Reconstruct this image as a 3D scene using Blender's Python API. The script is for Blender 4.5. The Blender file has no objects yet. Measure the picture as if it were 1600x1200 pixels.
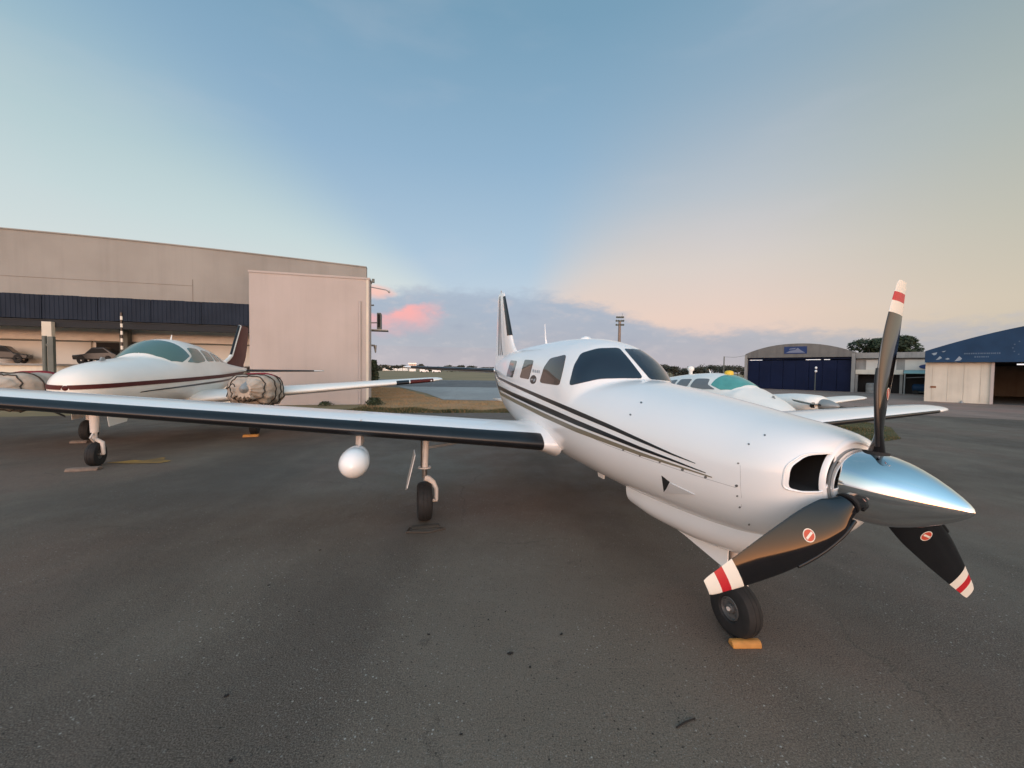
import bpy, bmesh, math, random
import numpy as np
from mathutils import Vector, Matrix, geometry
from mathutils.bvhtree import BVHTree
R = math.radians
rng = random.Random(7)
SC = bpy.context.scene
COL = SC.collection

# ------------------------------------------------------------------ camera
CF, CPITCH, CROLL, CH = 622.6, R(-1.968), R(0.762), 1.763
cam_d = bpy.data.cameras.new('camera')
cam_d.sensor_fit = 'HORIZONTAL'; cam_d.sensor_width = 36.0
cam_d.lens = 36.0 * CF / 1600.0
cam_d.clip_start = 0.05; cam_d.clip_end = 6000
cam = bpy.data.objects.new('camera', cam_d); COL.objects.link(cam)
cam.matrix_world = (Matrix.Translation((0, 0, CH)) @ Matrix.Rotation(R(90) + CPITCH, 4, 'X') @ Matrix.Rotation(CROLL, 4, 'Z'))
SC.camera = cam

def ray(u, v):
    U, V = u - 800.0, v - 600.0
    c, s = math.cos(CROLL), math.sin(CROLL)
    U, V = c*U + s*V, -s*U + c*V
    x, y, z = U/CF, 1.0, -V/CF
    return Vector((x, y*math.cos(CPITCH) - z*math.sin(CPITCH), y*math.sin(CPITCH) + z*math.cos(CPITCH)))
def gnd(u, v, z=0.0):
    d = ray(u, v); t = (z - CH)/d.z
    return Vector((d.x*t, d.y*t, z))

# ------------------------------------------------------------------ world: dusk sky
SUN_EL, SUN_DIR = 3.0, Vector((0.10, -1.0, 0.0)).normalized()
def build_world():
    w = bpy.data.worlds.new('World'); SC.world = w; w.use_nodes = True
    nt = w.node_tree; N, L = nt.nodes, nt.links
    N.clear()
    out = N.new('ShaderNodeOutputWorld'); bg = N.new('ShaderNodeBackground')
    L.new(bg.outputs[0], out.inputs[0])
    STR = 0.1
    bg.inputs['Strength'].default_value = STR
    tc = N.new('ShaderNodeTexCoord'); sep = N.new('ShaderNodeSeparateXYZ')
    L.new(tc.outputs['Generated'], sep.inputs[0])
    X, Y, Z = sep.outputs
    def val(x):
        return x
    def m(op, a, b=None, c=None, clamp=False):
        n = N.new('ShaderNodeMath'); n.operation = op; n.use_clamp = clamp
        for i, q in enumerate((a, b, c)):
            if q is None: continue
            if isinstance(q, (int, float)): n.inputs[i].default_value = q
            else: L.new(q, n.inputs[i])
        return n.outputs[0]
    def sstep(x, a, b):
        n = N.new('ShaderNodeMapRange'); n.interpolation_type = 'SMOOTHSTEP'
        L.new(x, n.inputs[0]); n.inputs[1].default_value = a; n.inputs[2].default_value = b
        n.inputs[3].default_value = 0; n.inputs[4].default_value = 1
        return n.outputs[0]
    def ramp(x, pts):
        n = N.new('ShaderNodeValToRGB'); cr = n.color_ramp; cr.interpolation = 'EASE' if len(pts) < 3 else 'LINEAR'
        while len(cr.elements) < len(pts): cr.elements.new(0.5)
        for e, (p, c) in zip(cr.elements, pts):
            e.position = p; e.color = (*[lin(k) for k in c], 1)
        L.new(x, n.inputs[0]); return n.outputs[0]
    def lin(c):
        c /= 255.0
        return c/12.92 if c <= 0.04045 else ((c+0.055)/1.055)**2.4
    def mix(f, a, b):
        n = N.new('ShaderNodeMix'); n.data_type = 'RGBA'
        if isinstance(f, (int, float)): n.inputs[0].default_value = f
        else: L.new(f, n.inputs[0])
        for i, q in ((6, a), (7, b)):
            if isinstance(q, tuple): n.inputs[i].default_value = (*[lin(k) for k in q], 1)
            else: L.new(q, n.inputs[i])
        return n.outputs[2]
    gn = N.new('ShaderNodeRGB'); gn.outputs[0].default_value = (2.6, 1.25, 0.58, 1); GLOW = gn.outputs[0]
    el = m('DIVIDE', m('ARCSINE', Z), math.pi/2)          # 0 horizon .. 1 zenith
    az = m('ARCTAN2', X, Y)                              # 0 ahead, + right
    elc = m('MAXIMUM', el, 0.0)
    # three sectors of the anti-crepuscular fan, converging ahead and behind
    phi = m('ARCTAN2', m('SUBTRACT', Z, 0.055), X)       # 0 right .. pi left
    blue = ramp(elc, [(0.0, (192, 192, 200)), (0.10, (184, 198, 211)), (0.17, (165, 188, 207)), (0.30, (138, 169, 194)), (0.45, (113, 150, 175)), (0.62, (104, 142, 163)), (1.0, (98, 133, 154))])
    left = ramp(elc, [(0.0, (206, 202, 200)), (0.10, (206, 211, 210)), (0.18, (188, 204, 206)), (0.28, (163, 188, 195)), (0.42, (128, 164, 182)), (0.62, (104, 144, 170)), (1.0, (96, 134, 162))])
    right = ramp(elc, [(0.0, (210, 188, 184)), (0.08, (220, 196, 184)), (0.15, (206, 196, 190)), (0.24, (177, 184, 191)), (0.36, (143, 164, 180)), (0.50, (117, 149, 170)), (0.64, (103, 144, 170)), (1.0, (96, 134, 162))])
    # the right-hand side goes yellowish further round
    ry = ramp(elc, [(0.0, (196, 182, 162)), (0.08, (197, 187, 169)), (0.16, (182, 181, 168)), (0.26, (162, 172, 168)), (0.40, (130, 152, 161)), (0.62, (103, 141, 165)), (1.0, (96, 134, 162))])
    right = mix(sstep(az, 0.45, 1.0), right, ry)
    lm = sstep(phi, R(134), R(157)); rm = m('SUBTRACT', 1.0, sstep(phi, R(30), R(82)))
    front = mix(lm, mix(rm, blue, right), left)
    # glow on the sunset side, behind the viewer
    d = m('MULTIPLY', m('ADD', m('MULTIPLY', X, SUN_DIR.x), m('MULTIPLY', Y, SUN_DIR.y)), 1.0)
    gl = m('MULTIPLY', sstep(d, -0.15, 1.0), m('POWER', 2.718, m('MULTIPLY', elc, -5.5)))
    bh = m('ADD', 1.0, m('MULTIPLY', sstep(d, -0.45, 0.9), 1.9))    # the western half of the sky is the bright one
    vm = N.new('ShaderNodeVectorMath'); vm.operation = 'SCALE'; L.new(front, vm.inputs[0]); L.new(bh, vm.inputs['Scale'])
    sky = mix(m('MULTIPLY', gl, 0.75), vm.outputs[0], GLOW)
    gl2 = m('MULTIPLY', m('MULTIPLY', sstep(d, 0.05, 1.0), m('POWER', 2.718, m('MULTIPLY', elc, -18.0))), 0.6)
    gn2 = N.new('ShaderNodeRGB'); gn2.outputs[0].default_value = (10.0, 3.9, 1.4, 1)
    sky = mix(gl2, sky, gn2.outputs[0])
    # dusk cloud bank low ahead
    nz = N.new('ShaderNodeTexNoise'); nz.inputs['Scale'].default_value = 13.0; nz.inputs['Detail'].default_value = 9; nz.inputs['Roughness'].default_value = 0.62
    mp = N.new('ShaderNodeMapping'); mp.inputs['Scale'].default_value = (1, 1, 2.6)
    L.new(tc.outputs['Generated'], mp.inputs[0]); L.new(mp.outputs[0], nz.inputs['Vector'])
    nn = m('SUBTRACT', nz.outputs[0], 0.5)
    fc = N.new('ShaderNodeFloatCurve'); cu = fc.mapping.curves[0]
    pts = [(0.0, .07), (0.22, .09), (0.33, .16), (0.41, .190), (0.45, .202), (0.5, .197), (0.53, .192), (0.555, .178), (0.595, .132), (0.62, .104), (0.68, .100), (0.744, .087), (0.80, .09), (0.90, .07), (1.0, .06)]
    while len(cu.points) < len(pts): cu.points.new(0.5, 0.5)
    for p, q in zip(cu.points, pts): p.location = q
    fc.mapping.update()
    L.new(m('ADD', m('MULTIPLY', az, 0.318), 0.5, clamp=True), fc.inputs['Value'])   # az -pi/2..pi/2
    top = m('ADD', fc.outputs[0], m('MULTIPLY', nn, 0.085))
    nw = N.new('ShaderNodeTexNoise'); nw.inputs['Scale'].default_value = 34; nw.inputs['Detail'].default_value = 8; nw.inputs['Roughness'].default_value = 0.7
    L.new(mp.outputs[0], nw.inputs['Vector']); nwv = m('SUBTRACT', nw.outputs[0], 0.5)
    top = m('ADD', top, m('MULTIPLY', nwv, 0.030))
    cm = m('SUBTRACT', 1.0, sstep(m('SUBTRACT', Z, top), -0.030, 0.012))
    cm = m('MULTIPLY', cm, m('SUBTRACT', 1.0, m('MULTIPLY', sstep(Z, 0.09, 0.0), 0.15)))
    ahead = sstep(Y, -0.3, 0.3)
    cm = m('MULTIPLY', m('MULTIPLY', cm, 0.93), ahead)
    cl = ramp(m('MULTIPLY', Z, 4.0, clamp=True), [(0.0, (168, 168, 178)), (0.25, (160, 166, 180)), (0.6, (156, 169, 187)), (1.0, (166, 180, 197))])
    cl = mix(m('MULTIPLY', sstep(az, 0.3, 0.75), 0.55), cl, (172, 170, 172))
    cl = mix(m('MULTIPLY', sstep(m('ADD', nn, m('MULTIPLY', nwv, 0.5)), 0.0, 0.25), 0.45), cl, (188, 184, 190))
    cl = mix(m('MULTIPLY', sstep(m('SUBTRACT', 0.0, nn), 0.02, 0.25), 0.35), cl, (140, 150, 172))
    sky = mix(cm, sky, cl)
    # sunlit pink cumulus flank and a small orange puff above it
    nz2 = N.new('ShaderNodeTexNoise'); nz2.inputs['Scale'].default_value = 17.0; nz2.inputs['Detail'].default_value = 9; nz2.inputs['Roughness'].default_value = 0.62
    mp2 = N.new('ShaderNodeMapping'); mp2.inputs['Scale'].default_value = (1, 1, 1.8); mp2.inputs['Location'].default_value = (3.1, 0, 0)
    L.new(tc.outputs['Generated'], mp2.inputs[0]); L.new(mp2.outputs[0], nz2.inputs['Vector'])
    n2 = m('MULTIPLY', m('SUBTRACT', nz2.outputs[0], 0.5), 0.075)
    zt = m('ADD', m('ADD', m('MULTIPLY', m('ADD', az, 0.34), 0.26), 0.128), n2)
    pk = m('SUBTRACT', 1.0, sstep(m('SUBTRACT', Z, zt), -0.020, 0.006))
    pk = m('MULTIPLY', pk, sstep(m('ADD', Z, n2), 0.07, 0.15))
    pk = m('MULTIPLY', pk, m('SUBTRACT', 1.0, sstep(m('ADD', az, m('MULTIPLY', n2, 1.6)), -0.235, -0.165)))
    pk = m('MULTIPLY', pk, sstep(az, -0.75, -0.45))
    sky = mix(m('MULTIPLY', pk, 0.97), sky, (238, 168, 166))
    a1 = m('DIVIDE', m('ADD', az, 0.335), 0.05); z1 = m('DIVIDE', m('SUBTRACT', Z, 0.178), 0.016)
    r1 = m('ADD', m('ADD', m('MULTIPLY', a1, a1), m('MULTIPLY', z1, z1)), m('MULTIPLY', n2, 32))
    pf = m('SUBTRACT', 1.0, sstep(r1, -0.2, 1.5))
    sky = mix(m('MULTIPLY', pf, 0.85), sky, (244, 188, 172))
    # faint streaks
    nz3 = N.new('ShaderNodeTexNoise'); nz3.inputs['Scale'].default_value = 3.0; nz3.inputs['Detail'].default_value = 5
    mp3 = N.new('ShaderNodeMapping'); mp3.inputs['Scale'].default_value = (1, 1, 3.5)
    L.new(tc.outputs['Generated'], mp3.inputs[0]); L.new(mp3.outputs[0], nz3.inputs['Vector'])
    stx = m('MULTIPLY', sstep(nz3.outputs[0], 0.5, 0.75), 0.10)
    sky = mix(stx, sky, (205, 200, 205))
    # scale to the background strength, with the physical sky mixed underneath
    sc = N.new('ShaderNodeMix'); sc.data_type = 'RGBA'; sc.blend_type = 'MULTIPLY'; sc.inputs[0].default_value = 1
    L.new(sky, sc.inputs[6]); sc.inputs[7].default_value = (1/STR, 1/STR, 1/STR, 1)
    ns = N.new('ShaderNodeTexSky'); ns.sky_type = 'NISHITA'; ns.sun_disc = False
    ns.sun_elevation = R(SUN_EL); ns.sun_rotation = math.atan2(SUN_DIR.x, SUN_DIR.y)
    fin = mix(0.06, sc.outputs[2], ns.outputs[0])
    L.new(fin, bg.inputs['Color'])
build_world()

sun_d = bpy.data.lights.new('sun', 'SUN'); sun_d.energy = 0.9; sun_d.angle = R(35); sun_d.color = (1.0, 0.88, 0.80)
sun = bpy.data.objects.new('sun', sun_d); COL.objects.link(sun)
sd = Vector((SUN_DIR.x*math.cos(R(12)), SUN_DIR.y*math.cos(R(12)), math.sin(R(12))))
sun.rotation_euler = sd.to_track_quat('Z', 'Y').to_euler()
SC.view_settings.view_transform = 'Standard'; SC.view_settings.look = 'None'
SC.view_settings.exposure = 0.25; SC.view_settings.gamma = 1.0; SC.view_settings.use_curve_mapping = False

# ------------------------------------------------------------------ materials
MATS = {}
def mat(name, col, rough=0.6, metal=0.0, var=0.0, vscale=3.0, bump=0.0, bscale=40.0, coat=0.0, col2=None, spec=0.5, streak=0.0):
    if name in MATS: return MATS[name]
    M = bpy.data.materials.new(name); M.use_nodes = True; MATS[name] = M
    nt = M.node_tree; b = nt.nodes['Principled BSDF']
    b.inputs['Roughness'].default_value = rough; b.inputs['Metallic'].default_value = metal
    b.inputs['Specular IOR Level'].default_value = spec
    b.inputs['Coat Weight'].default_value = coat; b.inputs['Coat Roughness'].default_value = 0.06
    tc = nt.nodes.new('ShaderNodeTexCoord')
    if var > 0 or col2:
        n = nt.nodes.new('ShaderNodeTexNoise'); n.inputs['Scale'].default_value = vscale; n.inputs['Detail'].default_value = 6
        nt.links.new(tc.outputs['Object'], n.inputs['Vector'])
        cr = nt.nodes.new('ShaderNodeValToRGB'); nt.links.new(n.outputs[0], cr.inputs[0])
        c2 = col2 or tuple(c*(1-var) for c in col)
        cr.color_ramp.elements[0].position = 0.35; cr.color_ramp.elements[0].color = (*c2, 1)
        cr.color_ramp.elements[1].position = 0.65; cr.color_ramp.elements[1].color = (*col, 1)
        outc = cr.outputs[0]
        if streak > 0:                       # rain streaks and damp staining running down the wall
            mp = nt.nodes.new('ShaderNodeMapping'); mp.inputs['Scale'].default_value = (2.6, 2.6, .16)
            nt.links.new(tc.outputs['Object'], mp.inputs[0])
            ns = nt.nodes.new('ShaderNodeTexNoise'); ns.inputs['Scale'].default_value = 1.0; ns.inputs['Detail'].default_value = 8; ns.inputs['Roughness'].default_value = .65
            nt.links.new(mp.outputs[0], ns.inputs['Vector'])
            m2 = nt.nodes.new('ShaderNodeMapRange'); nt.links.new(ns.outputs[0], m2.inputs[0]); m2.inputs[1].default_value = .48; m2.inputs[2].default_value = .72; m2.inputs[3].default_value = 0; m2.inputs[4].default_value = streak
            mx = nt.nodes.new('ShaderNodeMix'); mx.data_type = 'RGBA'; nt.links.new(m2.outputs[0], mx.inputs[0]); nt.links.new(outc, mx.inputs[6]); mx.inputs[7].default_value = (*[k*.45 for k in col], 1)
            outc = mx.outputs[2]
        nt.links.new(outc, b.inputs['Base Color'])
        mr = nt.nodes.new('ShaderNodeMapRange'); nt.links.new(n.outputs[0], mr.inputs[0])
        mr.inputs[1].default_value = .3; mr.inputs[2].default_value = .7
        mr.inputs[3].default_value = min(1, rough*1.06); mr.inputs[4].default_value = rough*0.96
        nt.links.new(mr.outputs[0], b.inputs['Roughness'])
    else:
        b.inputs['Base Color'].default_value = (*col, 1)
    if bump > 0:
        n2 = nt.nodes.new('ShaderNodeTexNoise'); n2.inputs['Scale'].default_value = bscale; n2.inputs['Detail'].default_value = 4
        nt.links.new(tc.outputs['Object'], n2.inputs['Vector'])
        bp = nt.nodes.new('ShaderNodeBump'); bp.inputs['Strength'].default_value = bump; bp.inputs['Distance'].default_value = 0.02
        nt.links.new(n2.outputs[0], bp.inputs['Height']); nt.links.new(bp.outputs[0], b.inputs['Normal'])
    return M

WHITE = mat('white_paint', (0.87, 0.87, 0.87), 0.24, var=0.03, vscale=1.3, coat=0.5)
WHITE_OLD = mat('aged_white_paint', (0.85, 0.84, 0.80), 0.30, var=0.07, vscale=1.5, coat=0.15)
BOOT = mat('deice_boot_rubber', (0.010, 0.011, 0.014), 0.32, var=0.3, vscale=5)
GLASS = mat('tinted_glass', (0.012, 0.018, 0.032), 0.035, spec=0.8)
GLASS_B = mat('brown_shaded_glass', (0.055, 0.04, 0.035), 0.05, spec=0.7)
GLASS_G = mat('green_tinted_glass', (0.09, 0.17, 0.165), 0.05, spec=0.6)
TEAL = mat('teal_windscreen', (0.10, 0.36, 0.34), 0.25, var=0.2, vscale=4)
CHROME = mat('polished_spinner', (0.86, 0.87, 0.88), 0.06, 1.0, var=0.02, vscale=6)
BLACK = mat('black_stripe_paint', (0.012, 0.012, 0.014), 0.3)
GOLD = mat('olive_gold_paint', (0.21, 0.18, 0.125), 0.35)
BLADE = mat('black_blade_paint', (0.006, 0.006, 0.008), 0.08, var=0.2, vscale=8, coat=0.2)
WTIP = mat('white_tip_paint', (0.72, 0.69, 0.62), 0.4)
RTIP = mat('red_tip_paint', (0.45, 0.015, 0.025), 0.4)
TYRE = mat('tyre_rubber', (0.012, 0.012, 0.013), 0.75, var=0.3, vscale=20)
RIM = mat('wheel_rim_metal', (0.16, 0.16, 0.16), 0.45, 0.6)
GEARW = mat('gear_leg_paint', (0.66, 0.60, 0.56), 0.4, var=0.12, vscale=9)
STEEL = mat('oleo_steel', (0.30, 0.29, 0.28), 0.3, 0.9)
DARK = mat('dark_interior', (0.012, 0.012, 0.013), 0.85)
GREYM = mat('grey_metal', (0.30, 0.31, 0.31), 0.45, 0.3, var=0.1)
FAST = mat('fastener_metal', (0.20, 0.20, 0.20), 0.45, 0.5)
LINE = mat('panel_seam', (0.30, 0.30, 0.31), 0.5)
MAROON = mat('maroon_paint', (0.085, 0.016, 0.014), 0.5, var=0.15, spec=.2)
CANVAS = mat('tan_canvas', (0.56, 0.455, 0.37), 0.9, var=0.3, vscale=4, bump=0.5, bscale=14)
REDC = mat('red_canvas', (0.22, 0.012, 0.02), 0.8, var=0.2)
ROPE = mat('dark_rope', (0.05, 0.042, 0.035), 0.9)
ORANGE = mat('orange_chock_paint', (0.50, 0.23, 0.055), 0.7, var=0.25, vscale=14)
WOOD = mat('weathered_wood', (0.20, 0.15, 0.12), 0.8, var=0.3, vscale=12)
WALLG = mat('grey_plaster', (0.30, 0.292, 0.272), 0.85, vscale=0.45, col2=(0.255, 0.246, 0.228), bump=0.15, bscale=12, streak=.18)
WALLP = mat('pale_plaster', (0.45, 0.405, 0.388), 0.85, vscale=0.5, col2=(0.41, 0.368, 0.35), bump=0.12, bscale=15, streak=.10)
CREAM = mat('cream_plaster', (0.66, 0.62, 0.53), 0.8, var=0.15, vscale=0.8, streak=.3)
BLUEF = mat('navy_fascia', (0.009, 0.019, 0.038), 0.6, var=0.25, vscale=1.2, spec=.2)
BLUED = mat('blue_hangar_door', (0.004, 0.011, 0.042), 0.6, var=0.2, vscale=0.7, spec=.15)
BLUE2 = mat('blue_gable_sheet', (0.014, 0.050, 0.115), 0.6, var=0.25, vscale=0.9, spec=.2)
BLUES = mat('blue_sign', (0.02, 0.045, 0.14), 0.5, spec=.2)
GREYR = mat('grey_roof_sheet', (0.15, 0.15, 0.145), 0.55, var=0.2, vscale=0.8, streak=.5)
CONC = mat('grey_concrete', (0.30, 0.30, 0.29), 0.85, var=0.2, vscale=1.0, streak=.5)
PANEL = mat('pale_grey_panel', (0.60, 0.59, 0.55), 0.7, var=0.1, vscale=1.0)
GPOST = mat('green_grey_steel', (0.11, 0.13, 0.12), 0.55, var=0.2)
CAR = mat('dark_vehicle_paint', (0.02, 0.022, 0.024), 0.3)
PAINTW = mat('white_marking', (0.45, 0.45, 0.43), 0.8, var=0.4, vscale=2)
PAINTY = mat('worn_yellow_marking', (0.42, 0.23, 0.05), 0.85, vscale=2.2, col2=(0.20, 0.125, 0.05))
BARK = mat('bark', (0.09, 0.07, 0.05), 0.9, var=0.3, vscale=8)
LEAF = mat('dark_leaf', (0.045, 0.062, 0.025), 0.7, vscale=0.9, col2=(0.022, 0.032, 0.014))
LEAF2 = mat('far_leaf', (0.05, 0.052, 0.034), 0.8, vscale=0.7, col2=(0.028, 0.03, 0.022))
PALE = mat('pale_lettering', (0.24, 0.31, 0.38), 0.6)
MARKG = mat('grey_lettering', (0.33, 0.33, 0.34), 0.5)
DEBRIS = mat('dark_debris', (0.012, 0.010, 0.009), 0.9)
YEL = mat('yellow_plastic', (0.75, 0.50, 0.04), 0.5)
TEALA = mat('teal_awning', (0.22, 0.38, 0.38), 0.6, var=0.1)
def glow_mat(name, col, s):
    M = bpy.data.materials.new(name); M.use_nodes = True
    b = M.node_tree.nodes['Principled BSDF']
    b.inputs['Emission Color'].default_value = (*col, 1); b.inputs['Emission Strength'].default_value = s
    b.inputs['Base Color'].default_value = (*col, 1)
    return M
TUBE_GAP_GLOW = glow_mat('lit_tube_and_gap', (0.95, 0.97, 1.0), 0.75)

# ------------------------------------------------------------------ helpers
def mk(name, V, F, material, parent=None, smooth=40, mats=None, fm=None):
    me = bpy.data.meshes.new(name)
    me.from_pydata([tuple(v) for v in V], [], [tuple(f) for f in F])
    for mm in (mats or [material]): me.materials.append(mm)
    if fm is not None: me.polygons.foreach_set('material_index', fm)
    me.update()
    if smooth is not None:
        me.shade_smooth()
        if smooth < 179: me.set_sharp_from_angle(angle=R(smooth))
    o = bpy.data.objects.new(name, me); COL.objects.link(o)
    if parent: o.parent = parent
    return o
def tag(o, label, cat, group=None):
    o['label'] = label; o['category'] = cat
    if group: o['group'] = group
    return o
def struct(o, kind='structure'):
    o['kind'] = kind; return o
def empty(name, loc, rz=0.0, label=None, cat=None, group=None):
    o = bpy.data.objects.new(name, None); COL.objects.link(o)
    o.location = loc; o.rotation_euler = (0, 0, rz); o.empty_display_size = 0.2
    if label: tag(o, label, cat, group)
    return o
class G:
    """collects boxes, tubes, lathes and prisms into one mesh"""
    def __init__(s): s.V = []; s.F = []; s.M = []
    def add(s, V, F, m=0):
        k = len(s.V); s.V += [tuple(v) for v in V]; s.F += [tuple(i+k for i in f) for f in F]; s.M += [m]*len(F); return s
    def box(s, a, b, m=0, rz=0, c=None):
        x0, y0, z0 = a; x1, y1, z1 = b
        V = [Vector(v) for v in ((x0,y0,z0),(x1,y0,z0),(x1,y1,z0),(x0,y1,z0),(x0,y0,z1),(x1,y0,z1),(x1,y1,z1),(x0,y1,z1))]
        if rz:
            c = Vector(c or ((x0+x1)/2, (y0+y1)/2, 0)); Q = Matrix.Rotation(rz, 3, 'Z'); V = [Q @ (v-c) + c for v in V]
        return s.add(V, [(0,3,2,1),(4,5,6,7),(0,1,5,4),(1,2,6,5),(2,3,7,6),(3,0,4,7)], m)
    def tube(s, pts, r, n=10, m=0, cap=True):
        pts = [Vector(p) for p in pts]; rs = r if isinstance(r, (list, tuple)) else [r]*len(pts)
        V = []; prev = None
        for i, p in enumerate(pts):
            t = (pts[min(i+1, len(pts)-1)] - pts[max(i-1, 0)]).normalized()
            if prev is None:
                u = t.orthogonal().normalized()
            else:
                u = (prev - t*prev.dot(t)).normalized()
            prev = u; w = t.cross(u)
            for k in range(n):
                a = 2*math.pi*k/n; V.append(p + (u*math.cos(a) + w*math.sin(a))*rs[i])
        F = []
        for i in range(len(pts)-1):
            for k in range(n):
                F.append((i*n+k, i*n+(k+1) % n, (i+1)*n+(k+1) % n, (i+1)*n+k))
        if cap:
            F.append(tuple(range(n))[::-1]); F.append(tuple(range((len(pts)-1)*n, len(pts)*n)))
        return s.add(V, F, m)
    def lathe(s, prof, o, ax, n=40, m=0):
        """prof: list of (distance along axis, radius)"""
        o = Vector(o); ax = Vector(ax).normalized(); u = ax.orthogonal().normalized(); w = ax.cross(u)
        V = []
        for d, r in prof:
            for k in range(n):
                a = 2*math.pi*k/n; V.append(o + ax*d + (u*math.cos(a)+w*math.sin(a))*max(r, 1e-5))
        F = []
        for i in range(len(prof)-1):
            for k in range(n): F.append((i*n+k, i*n+(k+1) % n, (i+1)*n+(k+1) % n, (i+1)*n+k))
        return s.add(V, F, m)
    def prism(s, poly, axis, a, b, m=0):
        """poly: 2D outline, extruded along axis ('x','y','z') from a to b"""
        n = len(poly)
        def P(p, t):
            return {'x': (t, p[0], p[1]), 'y': (p[0], t, p[1]), 'z': (p[0], p[1], t)}[axis]
        V = [P(p, a) for p in poly] + [P(p, b) for p in poly]
        F = [tuple(range(n))[::-1], tuple(range(n, 2*n))] + [(i, (i+1) % n, n+(i+1) % n, n+i) for i in range(n)]
        return s.add(V, F, m)
    def mk(s, name, material, parent=None, smooth=35, mats=None, tf=None):
        V = [tf(Vector(v)) for v in s.V] if tf else s.V
        o = mk(name, V, s.F, material, parent, smooth, mats, s.M if mats else None)
        bm = bmesh.new(); bm.from_mesh(o.data); bmesh.ops.recalc_face_normals(bm, faces=bm.faces); bm.to_mesh(o.data); bm.free()
        return o
def pchip(x, y, q):
    x = np.asarray(x, float); y = np.asarray(y, float); q = np.atleast_1d(np.asarray(q, float))
    h = np.diff(x); dl = np.diff(y)/h; d = np.zeros(len(x))
    for i in range(1, len(x)-1):
        if dl[i-1]*dl[i] > 0:
            w1 = 2*h[i]+h[i-1]; w2 = h[i]+2*h[i-1]; d[i] = (w1+w2)/(w1/dl[i-1]+w2/dl[i])
    d[0] = dl[0]; d[-1] = dl[-1]
    q = np.clip(q, x[0], x[-1]); i = np.clip(np.searchsorted(x, q)-1, 0, len(h)-1)
    t = (q-x[i])/h[i]
    return (2*t**3-3*t**2+1)*y[i]+(t**3-2*t**2+t)*h[i]*d[i]+(-2*t**3+3*t**2)*y[i+1]+(t**3-t**2)*h[i]*d[i+1]
class Loft:
    """fuselage-like body: polar superellipse sections along s, optional canopy joined on top"""
    def __init__(s, rows, canopy=None):
        s.A = np.array(rows, float)       # s, zc, w, zt, zb, n_top, n_bot
        s.C = np.array(canopy, float) if canopy is not None else None   # s, w, zt, n
    def P(s, ss, th):
        A = s.A
        zc, w, zt, zb, n1, n2 = [pchip(A[:,0], A[:,k], ss)[0] for k in range(1, 7)]
        c, sn = abs(math.cos(th)), abs(math.sin(th))
        up = math.sin(th) >= 0
        h = (zt-zc) if up else (zc-zb); n = n1 if up else n2
        r = ((c/w)**n + (sn/max(h, 1e-4))**n)**(-1/n)
        if s.C is not None and up and s.C[0,0] <= ss <= s.C[-1,0]:
            C = s.C
            w2, zt2, n3 = [pchip(C[:,0], C[:,k], ss)[0] for k in range(1, 4)]
            r2 = ((c/w2)**n3 + (sn/max(zt2-zc, 1e-4))**n3)**(-1/n3)
            k = 0.018
            hh = max(k-abs(r-r2), 0)/k
            r = max(r, r2) + hh*hh*k*0.25
        return Vector((ss, math.cos(th)*r, zc+math.sin(th)*r))
    def mesh(s, stations, nt=96):
        V = []; F = []
        for ss in stations:
            for k in range(nt): V.append(s.P(ss, 2*math.pi*k/nt))
        n = len(stations)
        for i in range(n-1):
            for k in range(nt): F.append((i*nt+k, i*nt+(k+1) % nt, (i+1)*nt+(k+1) % nt, (i+1)*nt+k))
        for e, i in ((0, 0), (1, n-1)):
            c = sum((V[i*nt+k] for k in range(nt)), Vector())/nt; V.append(c); ci = len(V)-1
            for k in range(nt):
                f = (i*nt+k, i*nt+(k+1) % nt, ci); F.append(f if e else f[::-1])
        # outward: order above gives inward for s aft / theta ccw -> flip
        F = [f[::-1] for f in F]
        return V, F
def airfoil(n=22, t=0.15, camber=0.02):
    """closed loop, LE at x=0, from TE over the top to LE and back under; returns (x,z)"""
    xs = [0.5*(1-math.cos(math.pi*i/n)) for i in range(n+1)]
    def yt(x): return 5*t*(0.2969*math.sqrt(x)-0.126*x-0.3516*x*x+0.2843*x**3-0.1036*x**4)
    def yc(x): return camber/0.16*(0.8*x-x*x) if x < .4 else camber/0.36*(0.2+0.8*x-x*x)
    up = [(x, yc(x)+yt(x)) for x in reversed(xs)]; lo = [(x, yc(x)-yt(x)) for x in xs[1:-1]]
    return up+lo
def wing_mesh(st, n=22, camber=0.02):
    """st rows: (y, sLE, zLE, chord, t/c); returns V,F in (s,y,z)"""
    V = []; F = []; m = None
    for (y, sl, zl, c, t) in st:
        a = airfoil(n, t, camber); m = len(a)
        for x, z in a: V.append(Vector((sl+x*c, y, zl+z*c)))
    for i in range(len(st)-1):
        for k in range(m): F.append((i*m+k, i*m+(k+1) % m, (i+1)*m+(k+1) % m, (i+1)*m+k))
    F.append(tuple(range(m))[::-1]); F.append(tuple(range((len(st)-1)*m, len(st)*m)))
    return V, F
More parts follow.
